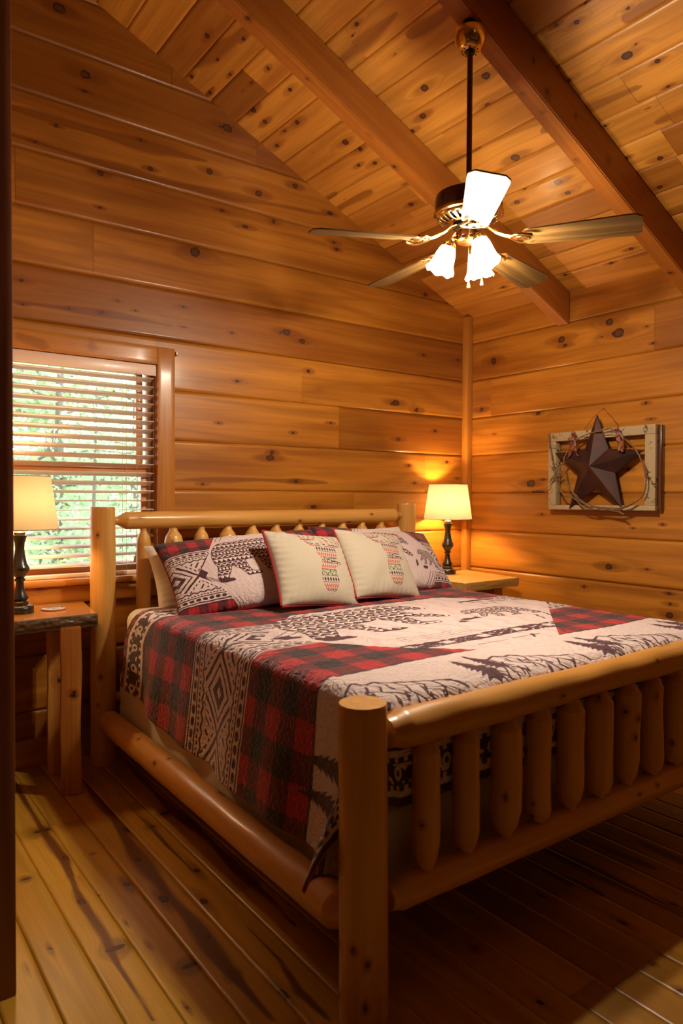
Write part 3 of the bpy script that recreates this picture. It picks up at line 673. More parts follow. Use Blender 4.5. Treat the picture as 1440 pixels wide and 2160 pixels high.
    col = M.mix(be.step(.0009, -.0009) , col, bc)
    col = M.mix(ln.step(.0008, -.0008), col, plum)
    col = M.mix(nf * .10, col, (.02, .01, .01))
    M.base(col); M.set(Roughness=.92, Sheen_Weight=.25, Sheen_Roughness=.5)
    # quilting stitches: meandering furrows
    w_ = M.noise(M.vec(s, t, 0.0), 26 if q else 40, 2, .5, .3); f = ((w_ * (30 if q else 26) + s * 60).sin() * .5 + .5)
    M.bump(f.pow(.5) * .8 + nf * .12 + (nz * .3), .0032 if q else .002, 1.0)
    return M.m
M_QUILT = fabric_material('buffalo check quilt print', 'quilt'); M_SHAM = fabric_material('buffalo check sham print', 'sham')
def plain_cloth(name, c, r=.9, sc=900):
    M = Mat(name); x, y, z = M.obj(); n = M.noise(M.vec(x, y, z), sc, 2); n2 = M.noise(M.vec(x, y, z), 14, 3)
    M.base(M.mix(n * .5, c, tuple(v * .8 for v in c))); M.set(Roughness=r, Sheen_Weight=.3); M.bump(n * .3 + n2 * .5, .003, .6); return M.m
M_SHEET = plain_cloth('white sheet', (.72, .66, .55)); M_REDPIPE = plain_cloth('dark red piping', (.30, .008, .012)); M_SKIRT = plain_cloth('box spring cloth', (.68, .60, .47))

# ------------------------------------------------------------------ bed
BX0, BX1, BY0, BY1 = -2.606, -.697, -.15, -2.17
bed = empty('log_bed', ((BX0 + BX1) / 2, (BY0 + BY1) / 2, 0), label='peeled log bed frame with spindle headboard and footboard on the plank floor', cat='bed')
ox, oy = (BX0 + BX1) / 2, (BY0 + BY1) / 2
def blog(nm, a, b, prof, **k):
    return log(nm, (a[0] - ox, a[1] - oy, a[2]), (b[0] - ox, b[1] - oy, b[2]), prof, k.pop('mat', M_LOG), bed, **k)
def taper(r, rt, L, e=.045): return [(0, rt), (e * .25 / L, rt), (e / L, r), (1 - e / L, r), (1 - e * .25 / L, rt), (1, rt)]
def postp(r, L): return [(0, r * .99), (.5, r), (1 - .006 / L, r * .985), (1, r * .95)]
blog('post', (BX0, BY0, 0), (BX0, BY0, 1.213), postp(.058, 1.2), seed=1, nk=9, n=48, rough_=.012)
blog('post', (BX1, BY0, 0), (BX1, BY0, 1.225), postp(.058, 1.2), seed=2, nk=9, n=48, rough_=.012)
blog('post', (-2.622, BY1, 0), (-2.632, BY1, .776), postp(.060, .77), seed=3, nk=9, n=56, rough_=.014)
blog('post', (BX1, BY1, 0), (BX1, BY1, .776), postp(.060, .77), seed=4, nk=8, n=48, rough_=.014)
W_ = BX1 - BX0
blog('head_rail', (BX0 + .054, BY0, 1.146), (BX1 - .054, BY0, 1.150), taper(.042, .020, W_ - .108, .055), seed=5, nk=9, n=40, rough_=.018)
blog('head_rail', (BX0 + .054, BY0, .30), (BX1 - .054, BY0, .30), taper(.045, .022, W_ - .108, .055), seed=6, nk=6, n=32)
blog('foot_rail', (BX0 + .045, BY1, .690), (BX1 - .054, BY1, .698), [(0, .037), (.012, .040), (.030, .049), (.3, .050), (.5, .046), (.7, .051), (.96, .05), (.985, .028), (1, .026)], seed=7, nk=16, n=48, bend=.006, rough_=.045)
blog('foot_rail', (BX0 + .054, BY1, .272), (BX1 - .054, BY1, .262), [(0, .032), (.012, .034), (.022, .041), (.5, .044), (.98, .05), (1, .03)], seed=8, nk=12, n=40, rough_=.03)
L_ = abs(BY1 - BY0) - .108
blog('side_rail', (-2.614, BY0 - .054, .222), (-2.620, BY1 + .054, .214), taper(.052, .030, L_, .06), seed=9, nk=14, n=44, rough_=.02)
blog('side_rail', (BX1, BY0 - .054, .24), (BX1, BY1 + .054, .24), taper(.055, .024, L_, .06), seed=10, nk=8, n=36)
for i, x in enumerate((-2.410, -2.256, -2.104, -1.952, -1.804, -1.656, -1.506, -1.350, -1.200, -1.054, -.905)):
    r = .035 if i == 0 else (.046, .040, .049, .045, .046, .046, .046, .047, .046, .044)[i - 1]
    zt = 1.115; zb = .33; L = zt - zb
    blog('spindle', (x, BY0, zb), (x, BY0, zt), [(0, .018), (.02, .02), (.07, r), (1 - .075 / L, r), (1 - .05 / L, r * .86), (1 - .022 / L, r * .45), (1, .018)], seed=20 + i, nk=4, n=28, bend=random.uniform(-.004, .004), rough_=.03)
for i in range(11):
    x = (-2.421, -2.272, -2.113, -1.965, -1.813, -1.663, -1.506, -1.347, -1.194, -1.04, -.89)[i]
    r = (.037, .037, .045, .039, .043, .047, .044, .043, .043, .043, .043)[i]; zt, zb = .665, .295; L = zt - zb
    t0 = (.08, .07, .09, .05, .08, .06, .10, .06, .05, .07, .07)[i]
    blog('spindle', (x, BY1, zb), (x, BY1, zt), [(0, .020), (.018 / L, .021), (t0 * .5 / L, r * .8), (t0 / L, r), (1 - .05 / L, r), (1 - .012 / L, .022), (1, .02)], seed=40 + i, nk=3, n=36,
         bend=(.0, .002, -.003, .004, -.002, .0, -.008, .009, .003, .004, .0)[i], rough_=.04, crack={2: 4.75, 4: 4.6}.get(i, False))

# mattress and box spring
def soft_box(name, x0, x1, y0, y1, z0, z1, r, mat, label, cat, wr=.004, seed=0):
    bm = bmesh.new(); bmesh.ops.create_cube(bm, size=1)
    for v in bm.verts: v.co = Vector((v.co.x * (x1 - x0), v.co.y * (y1 - y0), (v.co.z + .5) * (z1 - z0)))
    bmesh.ops.bevel(bm, geom=bm.edges[:], offset=r, segments=5, affect='EDGES', profile=.5)
    for _ in range(6):
        big = [e for e in bm.edges if e.calc_length() > .035]
        if big: bmesh.ops.subdivide_edges(bm, edges=big, cuts=1, use_grid_fill=True)
    from mathutils import noise as mn
    bm.normal_update()
    for v in bm.verts:
        k = mn.noise(Vector((v.co.x * 3 + seed, v.co.y * 3, v.co.z * 14))) + .5 * mn.noise(Vector((v.co.x * 9, v.co.y * 7 + seed, v.co.z * 30)))
        v.co += v.normal * k * wr
    me = bpy.data.meshes.new(name); bm.to_mesh(me); bm.free()
    o = link(name, me, mat); o.location = ((x0 + x1) / 2, (y0 + y1) / 2, z0)
    return tag(o, label, cat)
soft_box('box_spring', -2.556, -.765, -2.085, -.215, 0.20, .452, .03, M_SKIRT, 'cream cloth covered box spring between the log side rails', 'box spring', .010, 3)
soft_box('mattress', -2.532, -.775, -2.105, -.22, .456, .736, .06, M_SHEET, 'thick mattress in a white fitted sheet on the log bed', 'mattress', .004, 8)

# quilt
QX0, QW, QZ, QT1, QR = -2.545, 1.78, .748, 2.135, .055
def drape(s, t):
    a_s = np.maximum(0, QR - s); a_r = np.maximum(0, s - (QW - QR)); a_t = np.maximum(0, t - (QT1 - QR))
    side = np.where(a_s > 0, -1.0, 1.0); a_x = np.maximum(a_s, a_r)
    rho = np.hypot(a_x, a_t); th = np.arctan2(a_t, a_x + 1e-9)
    c2 = np.sin(2 * th) * ((a_x > 0) & (a_t > 0))
    d_lin = np.maximum(0, rho - QR * PI / 2); ph = np.minimum(rho / QR, PI / 2)
    near = np.clip((t - 1.25) / .8, 0, 1) ** 1.5 * (a_x > 0)
    fold = .012 * np.sin(t * 8.5 + 1.0) * (a_t <= 0) + .010 * np.sin(t * 19 + .7) * (a_t <= 0) + .006 * np.sin(s * 14) * (a_t > 0)
    sl = np.where(a_x > 0, .105, -.03) + near * .06 + c2 * .36
    sl = np.where(a_t > 0, sl * np.cos(th) + .02 * np.sin(th), sl) if True else sl
    h = QR * np.sin(ph) + d_lin * sl + fold * np.clip(d_lin / .25, 0, 1) * (1 - .6 * (a_t > 0))
    dz = QR * (1 - np.cos(ph)) + d_lin * np.sqrt(np.maximum(0, 1 - sl ** 2)) * (1 - .22 * c2)
    th2 = np.where(c2 > 0, (th / (PI / 2)) ** 2.6 * PI / 2, th)
    x = np.clip(s, QR, QW - QR) + side * h * np.cos(th2) * (a_x > 0); y = -np.minimum(t, QT1 - QR) - h * np.sin(th2) * (a_t > 0)
    z = QZ - dz
    top = (rho <= 0)
    z = z + np.where(top, .0035 * np.sin(s * 7 + t * 4) * np.sin(t * 6 - s * 2) , 0) + .0012 * np.sin(s * 60 + 4 * np.sin(t * 31)) * np.sin(t * 55 + 3 * np.sin(s * 27))
    return x + QX0, y, z
ns, nt_ = 640, 520
ss = np.linspace(0, 1, ns); tt = np.linspace(0, 1, nt_)
SG, TG = np.meshgrid(ss, tt, indexing='ij')
smin = lambda t: -np.interp(t, [.25, .55, .87, 1.3, 1.9, 2.4], [.325, .350, .392, .420, .432, .45])
Tq = .31 + TG * (2.385 - .31); Sq = smin(Tq) + SG * (QW + .42 - smin(Tq))
_k = np.clip((Sq + .12) / .18, 0, 1); Tq = Tq + .12 * _k * _k * (3 - 2 * _k) * (1 - TG)
X, Y, Z = drape(Sq, Tq)
bear_d = np.full(Sq.shape, 9.0); line_d = np.full(Sq.shape, 9.0); pan_d = np.full(Sq.shape, 9.0)
sd_poly(Sq, Tq, [(.13, 1.30), (.50, .915), (1.38, .90), (1.50, .99), (1.735, 1.31), (1.09, 1.862), (.65, 1.862), (.40, 1.62)], pan_d)
BS = .00116; mama = bear(.285, .955, BS, sy_=.00112); cub = bear(1.155, 1.245, .00047, True, .00052)
sd_poly(Sq, Tq, mama, bear_d); sd_poly(Sq, Tq, cub, bear_d)
blc = np.zeros(Sq.shape + (3,)); m_ = Sq < 1.14
blc[..., 0] = np.where(m_, (Sq - .285) / .82, (Sq - 1.155) / .6); blc[..., 1] = np.where(m_, (Tq - .955) / .52, (Tq - 1.245) / .26)
for a, b, c in (((.18, 1.31), (.30, 1.22), .006), ((.20, 1.335), (.33, 1.25), .006), ((.26, 1.345), (.38, 1.31), .005), ((.42, 1.01), (.52, .93), .006), ((.46, 1.02), (.57, .93), .006), ((.50, 1.03), (.61, .94), .006)): sd_line(Sq, Tq, [a, b], c, line_d)
sd_poly(Sq, Tq, [(.16, 1.31), (.24, 1.30), (.28, 1.36), (.20, 1.36)], line_d)
for i in range(3): sd_line(Sq, Tq, [(1.40 + i * .07, 1.50), (1.35 + i * .07, 1.60)], .010, line_d); sd_line(Sq, Tq, [(1.42 + i * .06, 1.08), (1.47 + i * .06, 1.17)], .010, line_d)
sd_poly(Sq, Tq, [(1.38, 1.05), (1.58, 1.07), (1.58, 1.09), (1.38, 1.075)], line_d)
for i in range(4): sd_line(Sq, Tq, [(.50 + .03 * i, 1.56 + .025 * i), (.62, 1.555 + .025 * i), (.74, 1.565 + .025 * i), (.86 + .03 * i, 1.555 + .025 * i)], .004, line_d)
for i in range(3): sd_line(Sq, Tq, [(.95 + .02 * i, .93 + .02 * i), (1.08, .935 + .02 * i), (1.22, .93 + .02 * i)], .004, line_d)
for i, x_ in enumerate((1.02, 1.20)): sd_line(Sq, Tq, [(x_, 1.79), (x_ - .03, 1.83)], .012, line_d); sd_line(Sq, Tq, [(x_ - .3, 1.80), (x_ - .15, 1.805)], .006, line_d)
sd_poly(Sq, Tq, [(1.02, 1.42), (1.06, 1.40), (1.11, 1.41), (1.14, 1.395), (1.14, 1.44), (1.10, 1.43), (1.05, 1.445)], line_d)
sd_poly(Sq, Tq, [(.98, 1.45), (1.02, 1.43), (1.03, 1.47), (.99, 1.475)], line_d)
for k in range(4):
    for (pl_, w_) in mountain(-.12 + .575 * k, 1.955, .45, .25, 50 + k):
        sd_line(Sq, Tq, pl_, w_, line_d)
    for j, (dx, dy, h_) in enumerate(((-.215, 1.925, .235), (-.135, 1.905, .205)) if k else ()):
        sd_poly(Sq, Tq, tree(dx + .575 * k + .08, dy, h_, .10, seed=k * 5 + j), line_d)
for j, (x_, y_, h_) in enumerate(((-.305, 1.795, .40), (-.205, 1.80, .38))):   # pair lying on the side drop, tips towards the head
    rg_ = tree(0, 0, h_, .1, seed=90 + j); sd_poly(Sq, Tq, [(x_ + p[0] * .62, y_ + p[1]) for p in rg_], line_d)
line_d[(Tq > 2.205)] = 9
me = mesh_np('quilt', np.stack([X, Y, Z], -1).reshape(-1, 3), grid_faces(ns, nt_), dict(st=np.stack([Sq, Tq, Sq * 0], -1).reshape(-1, 3), bear=bear_d.ravel(), line=line_d.ravel(), pan=pan_d.ravel(), bl=blc.reshape(-1, 3)))
quilt = link('quilt', me, M_QUILT); tag(quilt, 'red and black buffalo check quilt with printed bears and mountains spread over the bed', 'quilt')
so = quilt.modifiers.new('thickness', 'SOLIDIFY'); so.thickness = .006; so.offset = -1.0 if True else 1
ed = [(X[0, j], Y[0, j], Z[0, j]) for j in range(0, nt_, 6)] + [(X[0, -1], Y[0, -1], Z[0, -1])] + [(X[i, -1], Y[i, -1], Z[i, -1]) for i in range(6, ns, 6)]
tube('binding', ed, .0045, M_REDPIPE, quilt, 6)
tube('binding', [(X[i, 0], Y[i, 0], Z[i, 0]) for i in range(0, ns, 6)], .0045, M_REDPIPE, quilt, 6)

# ------------------------------------------------------------------ pillows
def pillow_mesh(name, w, h, T, nu=160, nv=110, pinch=.055, seed=0, flange=0.0, pw=.42, wr=.003, folds=True, back=True):
    u = np.linspace(-1, 1, nu); v = np.linspace(-1, 1, nv); U, V = np.meshgrid(u, v, indexing='ij')
    rg = np.random.default_rng(seed)
    X = w / 2 * U * (1 - pinch * (1 - V ** 2)); Y = h / 2 * V * (1 - pinch * 1.1 * (1 - U ** 2))
    fu = np.clip((1 - np.abs(U)) / (1 - flange) if flange else 1 - np.abs(U), 0, 1); fv = np.clip(1 - np.abs(V), 0, 1)
    prof = (np.clip(1 - U ** 2, 0, 1) * np.clip(1 - V ** 2, 0, 1)) ** pw
    Z = T / 2 * prof
    n_ = np.zeros(U.shape)
    for _ in range(10):
        a, b, c, d = rg.uniform(-9, 9), rg.uniform(-9, 9), rg.uniform(0, 6), rg.uniform(.3, 1); n_ += d * np.sin(a * U + b * V + c) / 8
    rim = np.exp(-((1 - np.maximum(abs(U), abs(V))) / .12) ** 2)
    pk = np.sin(U * 42 + 3 * np.sin(V * 5)) * np.exp(-(1 - abs(V)) / .16) + np.sin(V * 38 + 2 * np.sin(U * 6)) * np.exp(-(1 - abs(U)) / .16)
    Zf = Z + (wr * 2.2 * n_ + wr * .6 * pk) * np.clip(prof * 2.5, 0, 1)
    Zb = -Z * .75
    f = np.stack([X, Y, Zf], -1).reshape(-1, 3); b = np.stack([X, Y, Zb], -1).reshape(-1, 3)
    F = np.concatenate([grid_faces(nu, nv), grid_faces(nu, nv, nu * nv, flip=True)])
    side = []
    return U, V, X, Y, np.concatenate([f, b]), F
def pose(o, x, y, z, yaw, tilt, roll, h):
    up = Vector((0, 0, 1)) * math.cos(tilt) - Vector((math.sin(yaw), -math.cos(yaw), 0)) * math.sin(tilt); ux = Vector((math.cos(yaw), math.sin(yaw), 0))
    a = ux * math.cos(roll) + up * math.sin(roll); b = -ux * math.sin(roll) + up * math.cos(roll); n = a.cross(b)
    c = Vector((x, y, z)) + up * h / 2
    M_ = Matrix(((a.x, b.x, n.x, c.x), (a.y, b.y, n.y, c.y), (a.z, b.z, n.z, c.z), (0, 0, 0, 1))); o.matrix_world = M_
def rim_tube(name, X, Y, r, mat, parent, seed=0):
    n0, n1 = X.shape; idx = [(i, 0) for i in range(0, n0, 3)] + [(n0 - 1, j) for j in range(0, n1, 3)] + [(i, n1 - 1) for i in range(n0 - 1, -1, -3)] + [(0, j) for j in range(n1 - 1, -1, -3)]
    return tube(name, [(X[i], Y[i], 0.001) for i in idx], r, mat, parent, 7)
def white_pillow(x, y, z, yaw, tilt, roll, label, seed, w=.84, h=.50):
    U, V, X, Y, P, F = pillow_mesh('pillow', w, h, .19, 80, 60, .04, seed, wr=.004)
    o = link('pillow', mesh_np('pillow', P, F), M_SHEET); pose(o, x, y, z, yaw, tilt, roll, h); return tag(o, label, 'pillow', 'white pillows leaning on the headboard')
white_pillow(-2.02, -.46, .742, -.10, .52, .06, 'white pillow behind the left bear sham, its edge showing at the window side', 3, .87, .355)
white_pillow(-1.25, -.43, .742, .0, .50, .05, 'white pillow behind the right sham, only its top corner showing', 4, .84, .37)
def sham(x, y, z, yaw, tilt, roll, label, seed, w=.84, h=.50, ds=0.0):
    U, V, X, Y, P, F = pillow_mesh('pillow_sham', w, h, .18, 280, 170, .05, seed, wr=.0035, pw=.36)
    s = X + w / 2 + ds; t = h / 2 - Y; N = U.size
    be = np.full(U.shape, 9.0); ln = np.full(U.shape, 9.0); pn = np.full(U.shape, 9.0)
    sd_poly(s, t, [(.135, .245), (.28, .02), (.33, -.02), (.60, -.02), (.70, .10), (.79, .245), (.60, .52), (.35, .52)], pn)
    sd_poly(s, t, bear(.205, .075, .00056, sy_=.00052), be); sd_poly(s, t, bear(.625, .19, .00020, True, .00024), be)
    bl = np.zeros(U.shape + (3,)); m = s < .615
    bl[..., 0] = np.where(m, (s - .205) / .40, (s - .625) / .30); bl[..., 1] = np.where(m, (t - .075) / .245, (t - .19) / .115)
    for i in range(3):
        sd_line(s, t, [(.235 + i * .02, .385 + .0 * i), (.315 + i * .02, .48)], .0035, ln); sd_line(s, t, [(.62 + .02 * i, .42), (.68 + .02 * i, .33)], .0035, ln)
        sd_line(s, t, [(.24 + i * .022, .07), (.29 + i * .022, .0)], .0030, ln); sd_line(s, t, [(.655 + .02 * i, .05), (.71 + .02 * i, .13)], .0030, ln)
        sd_line(s, t, [(.135 + i * .012, .235 - i * .014), (.185 + i * .012, .165 - i * .014)], .0028, ln); sd_line(s, t, [(.14 + i * .016, .255 + i * .016), (.205 + i * .016, .295 + i * .016)], .0028, ln)
    sd_poly(s, t, [(.125, .248), (.148, .222), (.172, .246), (.150, .274)], ln)
    sd_poly(s, t, [(.592, .262), (.604, .268), (.602, .30), (.592, .30), (.584, .315), (.586, .29)], ln)
    sd_poly(s, t, [(.632, .305), (.65, .296), (.672, .302), (.665, .318), (.64, .32)], ln)
    two = lambda a, v=None: np.concatenate([a.ravel(), np.full(N, 9.0) if v is None else v])
    st = np.stack([s, t, s * 0], -1).reshape(-1, 3)
    me = mesh_np('pillow_sham', P, F, dict(st=np.concatenate([st, st]), bear=two(be), line=two(ln), pan=two(pn), bl=np.concatenate([bl.reshape(-1, 3)] * 2)))
    o = link('pillow_sham', me, M_SHAM); pose(o, x, y, z, yaw, tilt, roll, h)
    rim_tube('seam', X, Y, .0035, M_REDPIPE, o)
    return tag(o, label, 'pillow', 'quilted shams printed with bears')
sham(-2.055, -.70, .758, -.14, .78, .09, 'quilted buffalo check sham on the window side with the big patterned bear', 5, .83, .43)
sham(-1.17, -.655, .758, .08, .74, -.10, 'quilted buffalo check sham on the lamp side showing the small bear cub', 6, .84, .425, .025)

# deer cushions
DM = Mat('embroidered cushion front'); ds_, dt_, _ = DM.attr('st', 3); dd_ = DM.attr('deer'); da_ = DM.attr('antler')
u_ = ds_ * 1.0; rw = dt_ * 31; fr = rw.frac(); ri = rw.floor(); sel = (ri / 5 + .02).frac()
zz1 = (fr - .25 - (u_ * 75).tri() * .5).abs().lt(.14); vv = (((u_ * 60).frac() - .5).abs() + (fr - .5).abs()).lt(.38); hh = (fr - .5).abs().lt(.12)
lf = DM.noise(DM.vec(ds_, dt_, 0.0), 110, 1).gt(.52)
navy, redc, grn, lin = (.02, .02, .05), (.42, .03, .02), (.04, .12, .06), (.46, .41, .32)
nn = DM.noise(DM.vec(ds_, dt_, 0.0), 900, 2); lin_c = DM.mix(nn * .5, lin, (.40, .35, .26))
c1 = DM.mix(sel.lt(.15), lin_c, DM.mix(lf, lin_c, navy)); c1 = DM.mix(sel.band(.15, .35), c1, DM.mix(zz1, lin_c, redc)); c1 = DM.mix(sel.band(.35, .55), c1, DM.mix(vv, lin_c, navy))
c1 = DM.mix(sel.band(.55, .75), c1, DM.mix(lf, lin_c, grn)); c1 = DM.mix(sel.gt(.75), c1, DM.mix(zz1, lin_c, redc)); c1 = DM.mix(fr.lt(.1), c1, redc)
dash = ((dt_ * 95).frac()); ac = DM.mix((dt_ * 47).frac().lt(.5), redc, navy)
cc = DM.mix(dd_.lt(0.0), lin_c, c1); cc = DM.mix(da_.lt(0.0) * dash.lt(.62), cc, ac)
DM.base(cc); DM.set(Roughness=.9, Sheen_Weight=.2); DM.bump(nn * .4 + dd_.lt(0.0) * .3, .0012, .8)
def cushion(x, y, z, yaw, tilt, roll, label, seed, w=.455, h=.385):
    U, V, X, Y, P, F = pillow_mesh('throw_pillow', w, h, .15, 200, 180, .055, seed, wr=.0034, pw=.40)
    tz = lambda a, b: ((a - (30 + (b - 187) / 650 * 110) - 318) / 640 * w + .012, .5 * h - (b - 187) / 655 * h)
    de = np.full(U.shape, 9.0); an = np.full(U.shape, 9.0)
    sd_poly(X, Y, [tz(*p) for p in [(362, 362), (555, 362), (552, 430), (540, 490), (584, 494), (575, 520), (520, 545), (535, 600), (545, 650), (540, 700), (522, 742), (480, 768), (436, 742), (412, 700), (398, 650), (392, 560), (402, 470), (368, 425)]], de)
    A = [[(258, 215), (258, 262), (285, 310), (335, 348)], [(293, 212), (295, 290)], [(350, 212), (330, 272), (320, 290)], [(388, 238), (375, 275), (300, 305)], [(262, 292), (370, 284)], [(305, 335), (350, 333)], [(325, 352), (412, 352)], [(378, 335), (400, 333)],
         [(430, 235), (465, 262), (488, 310)], [(490, 212), (522, 262), (540, 308)], [(556, 240), (572, 290), (580, 310)], [(590, 270), (608, 300), (606, 316)], [(490, 330), (585, 330)], [(455, 352), (552, 352)], [(425, 300), (432, 312)], [(440, 330), (455, 330)], [(470, 284), (490, 284)]]
    for a in A: sd_line(X, Y, [tz(*p) for p in a], .0085, an)
    N = U.size; two = lambda a: np.concatenate([a.ravel(), np.full(N, 9.0)])
    st = np.stack([X, Y, X * 0], -1).reshape(-1, 3)
    me = mesh_np('throw_pillow', P, F, dict(st=np.concatenate([st, st]), deer=two(de), antler=two(an)))
    o = link('throw_pillow', me, DM.m); pose(o, x, y, z, yaw, tilt, roll, h)
    rim_tube('piping', X, Y, .0068, M_REDPIPE, o)
    return tag(o, label, 'cushion', 'deer cushions in front of the shams')
cushion(-1.800, -.835, .757, .12, .56, -.12, 'cream cushion with embroidered deer head, the one in front of the big bear', 8)
cushion(-1.372, -.81, .757, .15, .58, -.12, 'cream cushion with embroidered deer head, the one nearer the corner lamp', 9)
# ------------------------------------------------------------------ nightstands
def slab(name, pts, z0, z1, mat, parent, edge_noise=0.0, seed=0):
    """live edge slab from an outline (counter-clockwise)"""
    P_ = []
    for a, b in zip(pts, pts[1:] + pts[:1]):
        n = max(1, int(math.hypot(b[0] - a[0], b[1] - a[1]) / .02))
        for i in range(n): P_.append((a[0] + (b[0] - a[0]) * i / n, a[1] + (b[1] - a[1]) * i / n))
    bm = bmesh.new(); lo = [bm.verts.new((x, y, z0)) for x, y in P_]; hi = [bm.verts.new((x, y, z1)) for x, y in P_]
    bm.faces.new(hi); bm.faces.new(lo[::-1]); n = len(P_)
    for i in range(n): bm.faces.new((lo[i], lo[(i + 1) % n], hi[(i + 1) % n], hi[i]))
    bmesh.ops.recalc_face_normals(bm, faces=bm.faces[:])
    es = [e for e in bm.edges if abs(e.verts[0].co.z - e.verts[1].co.z) < 1e-6 and e.verts[0].co.z > z1 - 1e-4 and len(e.link_faces) == 2]
    bmesh.ops.bevel(bm, geom=es, offset=.003, segments=2, affect='EDGES')
    me = bpy.data.meshes.new(name); bm.to_mesh(me); bm.free(); wattr(me, axis=0, tone=.55)
    return link(name, me, mat, parent, smooth=True, angle=35)
def bark_strip(name, p0, p1, z0, z1, parent, amp, seed, lobe=None, mat=None):
    """rough live edge running from p0 to p1 in front of the slab"""
    from mathutils import noise as mn
    p0 = np.array(p0); p1 = np.array(p1); L = np.linalg.norm(p1 - p0); d = (p1 - p0) / L; nrm = np.array([d[1], -d[0]])
    nu, nv = int(L / .005), 18; V = []
    for i in range(nu + 1):
        u = i / nu
        for j in range(nv + 1):
            v = j / nv; z = z1 + (z0 - z1) * v
            k = mn.noise(Vector((u * L * 28 + seed, v * 3, 0))) * .6 + mn.noise(Vector((u * L * 70, v * 8, seed))) * .4
            dr = .002 + amp * math.sin(PI * min(1, v * 1.15 + .02)) * (.55 + k * .7) - .004 * v
            zz = z
            if lobe: zz -= v ** 2 * lobe[2] * math.exp(-((u - lobe[0]) / lobe[1]) ** 2); dr += v * .012 * math.exp(-((u - lobe[0]) / lobe[1]) ** 2)
            zz += .004 * mn.noise(Vector((u * L * 16, seed, 3))) * v
            q = p0 + d * L * u + nrm * dr; V.append((q[0], q[1], zz))
    me = mesh_np(name, V, grid_faces(nu + 1, nv + 1, flip=True)); wattr(me, axis=0); o = link(name, me, mat or M_BARK, parent)
    s = o.modifiers.new('thickness', 'SOLIDIFY'); s.thickness = .012; s.offset = -1
    return o
def plank_leg(x, y, w, d, z, parent, seed, tap=.006, rz=0.0):
    bm = bmesh.new(); bmesh.ops.create_cube(bm, size=1)
    for v in bm.verts:
        t = v.co.z + .5; v.co = Vector((v.co.x * (w + tap * (t - .5)), v.co.y * d, t * z))
    bmesh.ops.bevel(bm, geom=[e for e in bm.edges], offset=.005, segments=2, affect='EDGES')
    for _ in range(5):
        big = [e for e in bm.edges if e.calc_length() > .03]
        if big: bmesh.ops.subdivide_edges(bm, edges=big, cuts=1, use_grid_fill=True)
    from mathutils import noise as mn
    for v in bm.verts:
        k = mn.noise(Vector((v.co.x * 6 + seed, v.co.y * 6, v.co.z * 5))) * .006; v.co.x += k; v.co.y += k * .5
    me = bpy.data.meshes.new('leg'); bm.to_mesh(me); bm.free()
    wattr(me, axis=2, tone=.5, knots=[((0.01 * ((seed % 3) - 1), -d / 2, .43), .015), ((-w / 2, 0, .5), .012), ((w / 2, 0, .25), .01)])
    o = link('leg', me, M_STAND, parent, smooth=True, angle=35); o.location = (x, y, 0); o.rotation_euler = (0, 0, rz); return o
ZN = .757
M_PALE = wood('pale edge wood', (.62, .38, .10), (.50, .27, .05), (.30, .13, .02), .5, .2, streak=14)
ns1 = empty('nightstand', (-2.98, -.22, 0), label='live edge slab nightstand under the window beside the doorway', cat='nightstand')
top = slab('tabletop', [(-.30, -.205), (.262, -.195), (.318, .195), (-.30, .195)], ZN - .047, ZN, M_STAND, ns1)
bark_strip('bark_edge', (-.30, -.2075), (.264, -.1975), ZN - .058, ZN - .001, top, .012, 4, (.20, .13, .035))
plank_leg(.150, -.205, .083, .05, ZN - .046, ns1, 2, rz=-.30); plank_leg(.165, .06, .09, .05, ZN - .046, ns1, 5, rz=-.25)
plank_leg(-.20, -.16, .083, .05, ZN - .046, ns1, 7); plank_leg(-.20, .12, .083, .05, ZN - .046, ns1, 9)
ns2 = empty('nightstand', (-.34, -.32, 0), label='pale live edge nightstand in the corner beside the right headboard post', cat='nightstand')
top2 = slab('tabletop', [(-.285, -.27), (.225, -.245), (.29, .27), (-.285, .27)], ZN - .05, ZN, M_PALE, ns2)
bark_strip('bark_edge', (-.285, -.273), (.226, -.248), ZN - .052, ZN - .001, top2, .004, 9, mat=M_PALE)
for i, (x, y) in enumerate(((.11, -.15), (.13, .15), (-.2, -.15), (-.2, .15))): plank_leg(x, y, .085, .06, ZN - .049, ns2, 12 + i)

# ------------------------------------------------------------------ table lamps
def shade_mat(name, c, tr=.55):
    M = Mat(name); x, y, z = M.obj(); th = M.nt.nodes.new('ShaderNodeMath'); th.operation = 'ARCTAN2'; M.nt.links.new(y.s, th.inputs[0]); M.nt.links.new(x.s, th.inputs[1]); t = E(M.nt, th.outputs[0])
    n1 = M.noise(M.vec(t * 9, z * 900, 0.0), 1, 2); n2 = M.noise(M.vec(t * 160, z * 30, 1.0), 1, 2)
    col = M.mix((n1 * .6 + n2 * .4), tuple(v * .72 for v in c), c)
    d = M.nt.nodes.new('ShaderNodeBsdfDiffuse'); tl = M.nt.nodes.new('ShaderNodeBsdfTranslucent'); mx = M.nt.nodes.new('ShaderNodeMixShader')
    M.nt.links.new(col, d.inputs[0]); M.nt.links.new(col, tl.inputs[0]); mx.inputs[0].default_value = tr
    M.nt.links.new(d.outputs[0], mx.inputs[1]); M.nt.links.new(tl.outputs[0], mx.inputs[2]); M.nt.links.new(mx.outputs[0], M.out.inputs[0]); return M.m
M_SHADE = shade_mat('linen lamp shade', (.52, .45, .30), .13)
def emit(name, col, st):
    M = Mat(name); M.base((.8, .8, .8)); M.bsdf.inputs['Emission Color'].default_value = (*col, 1); M.bsdf.inputs['Emission Strength'].default_value = st; return M.m
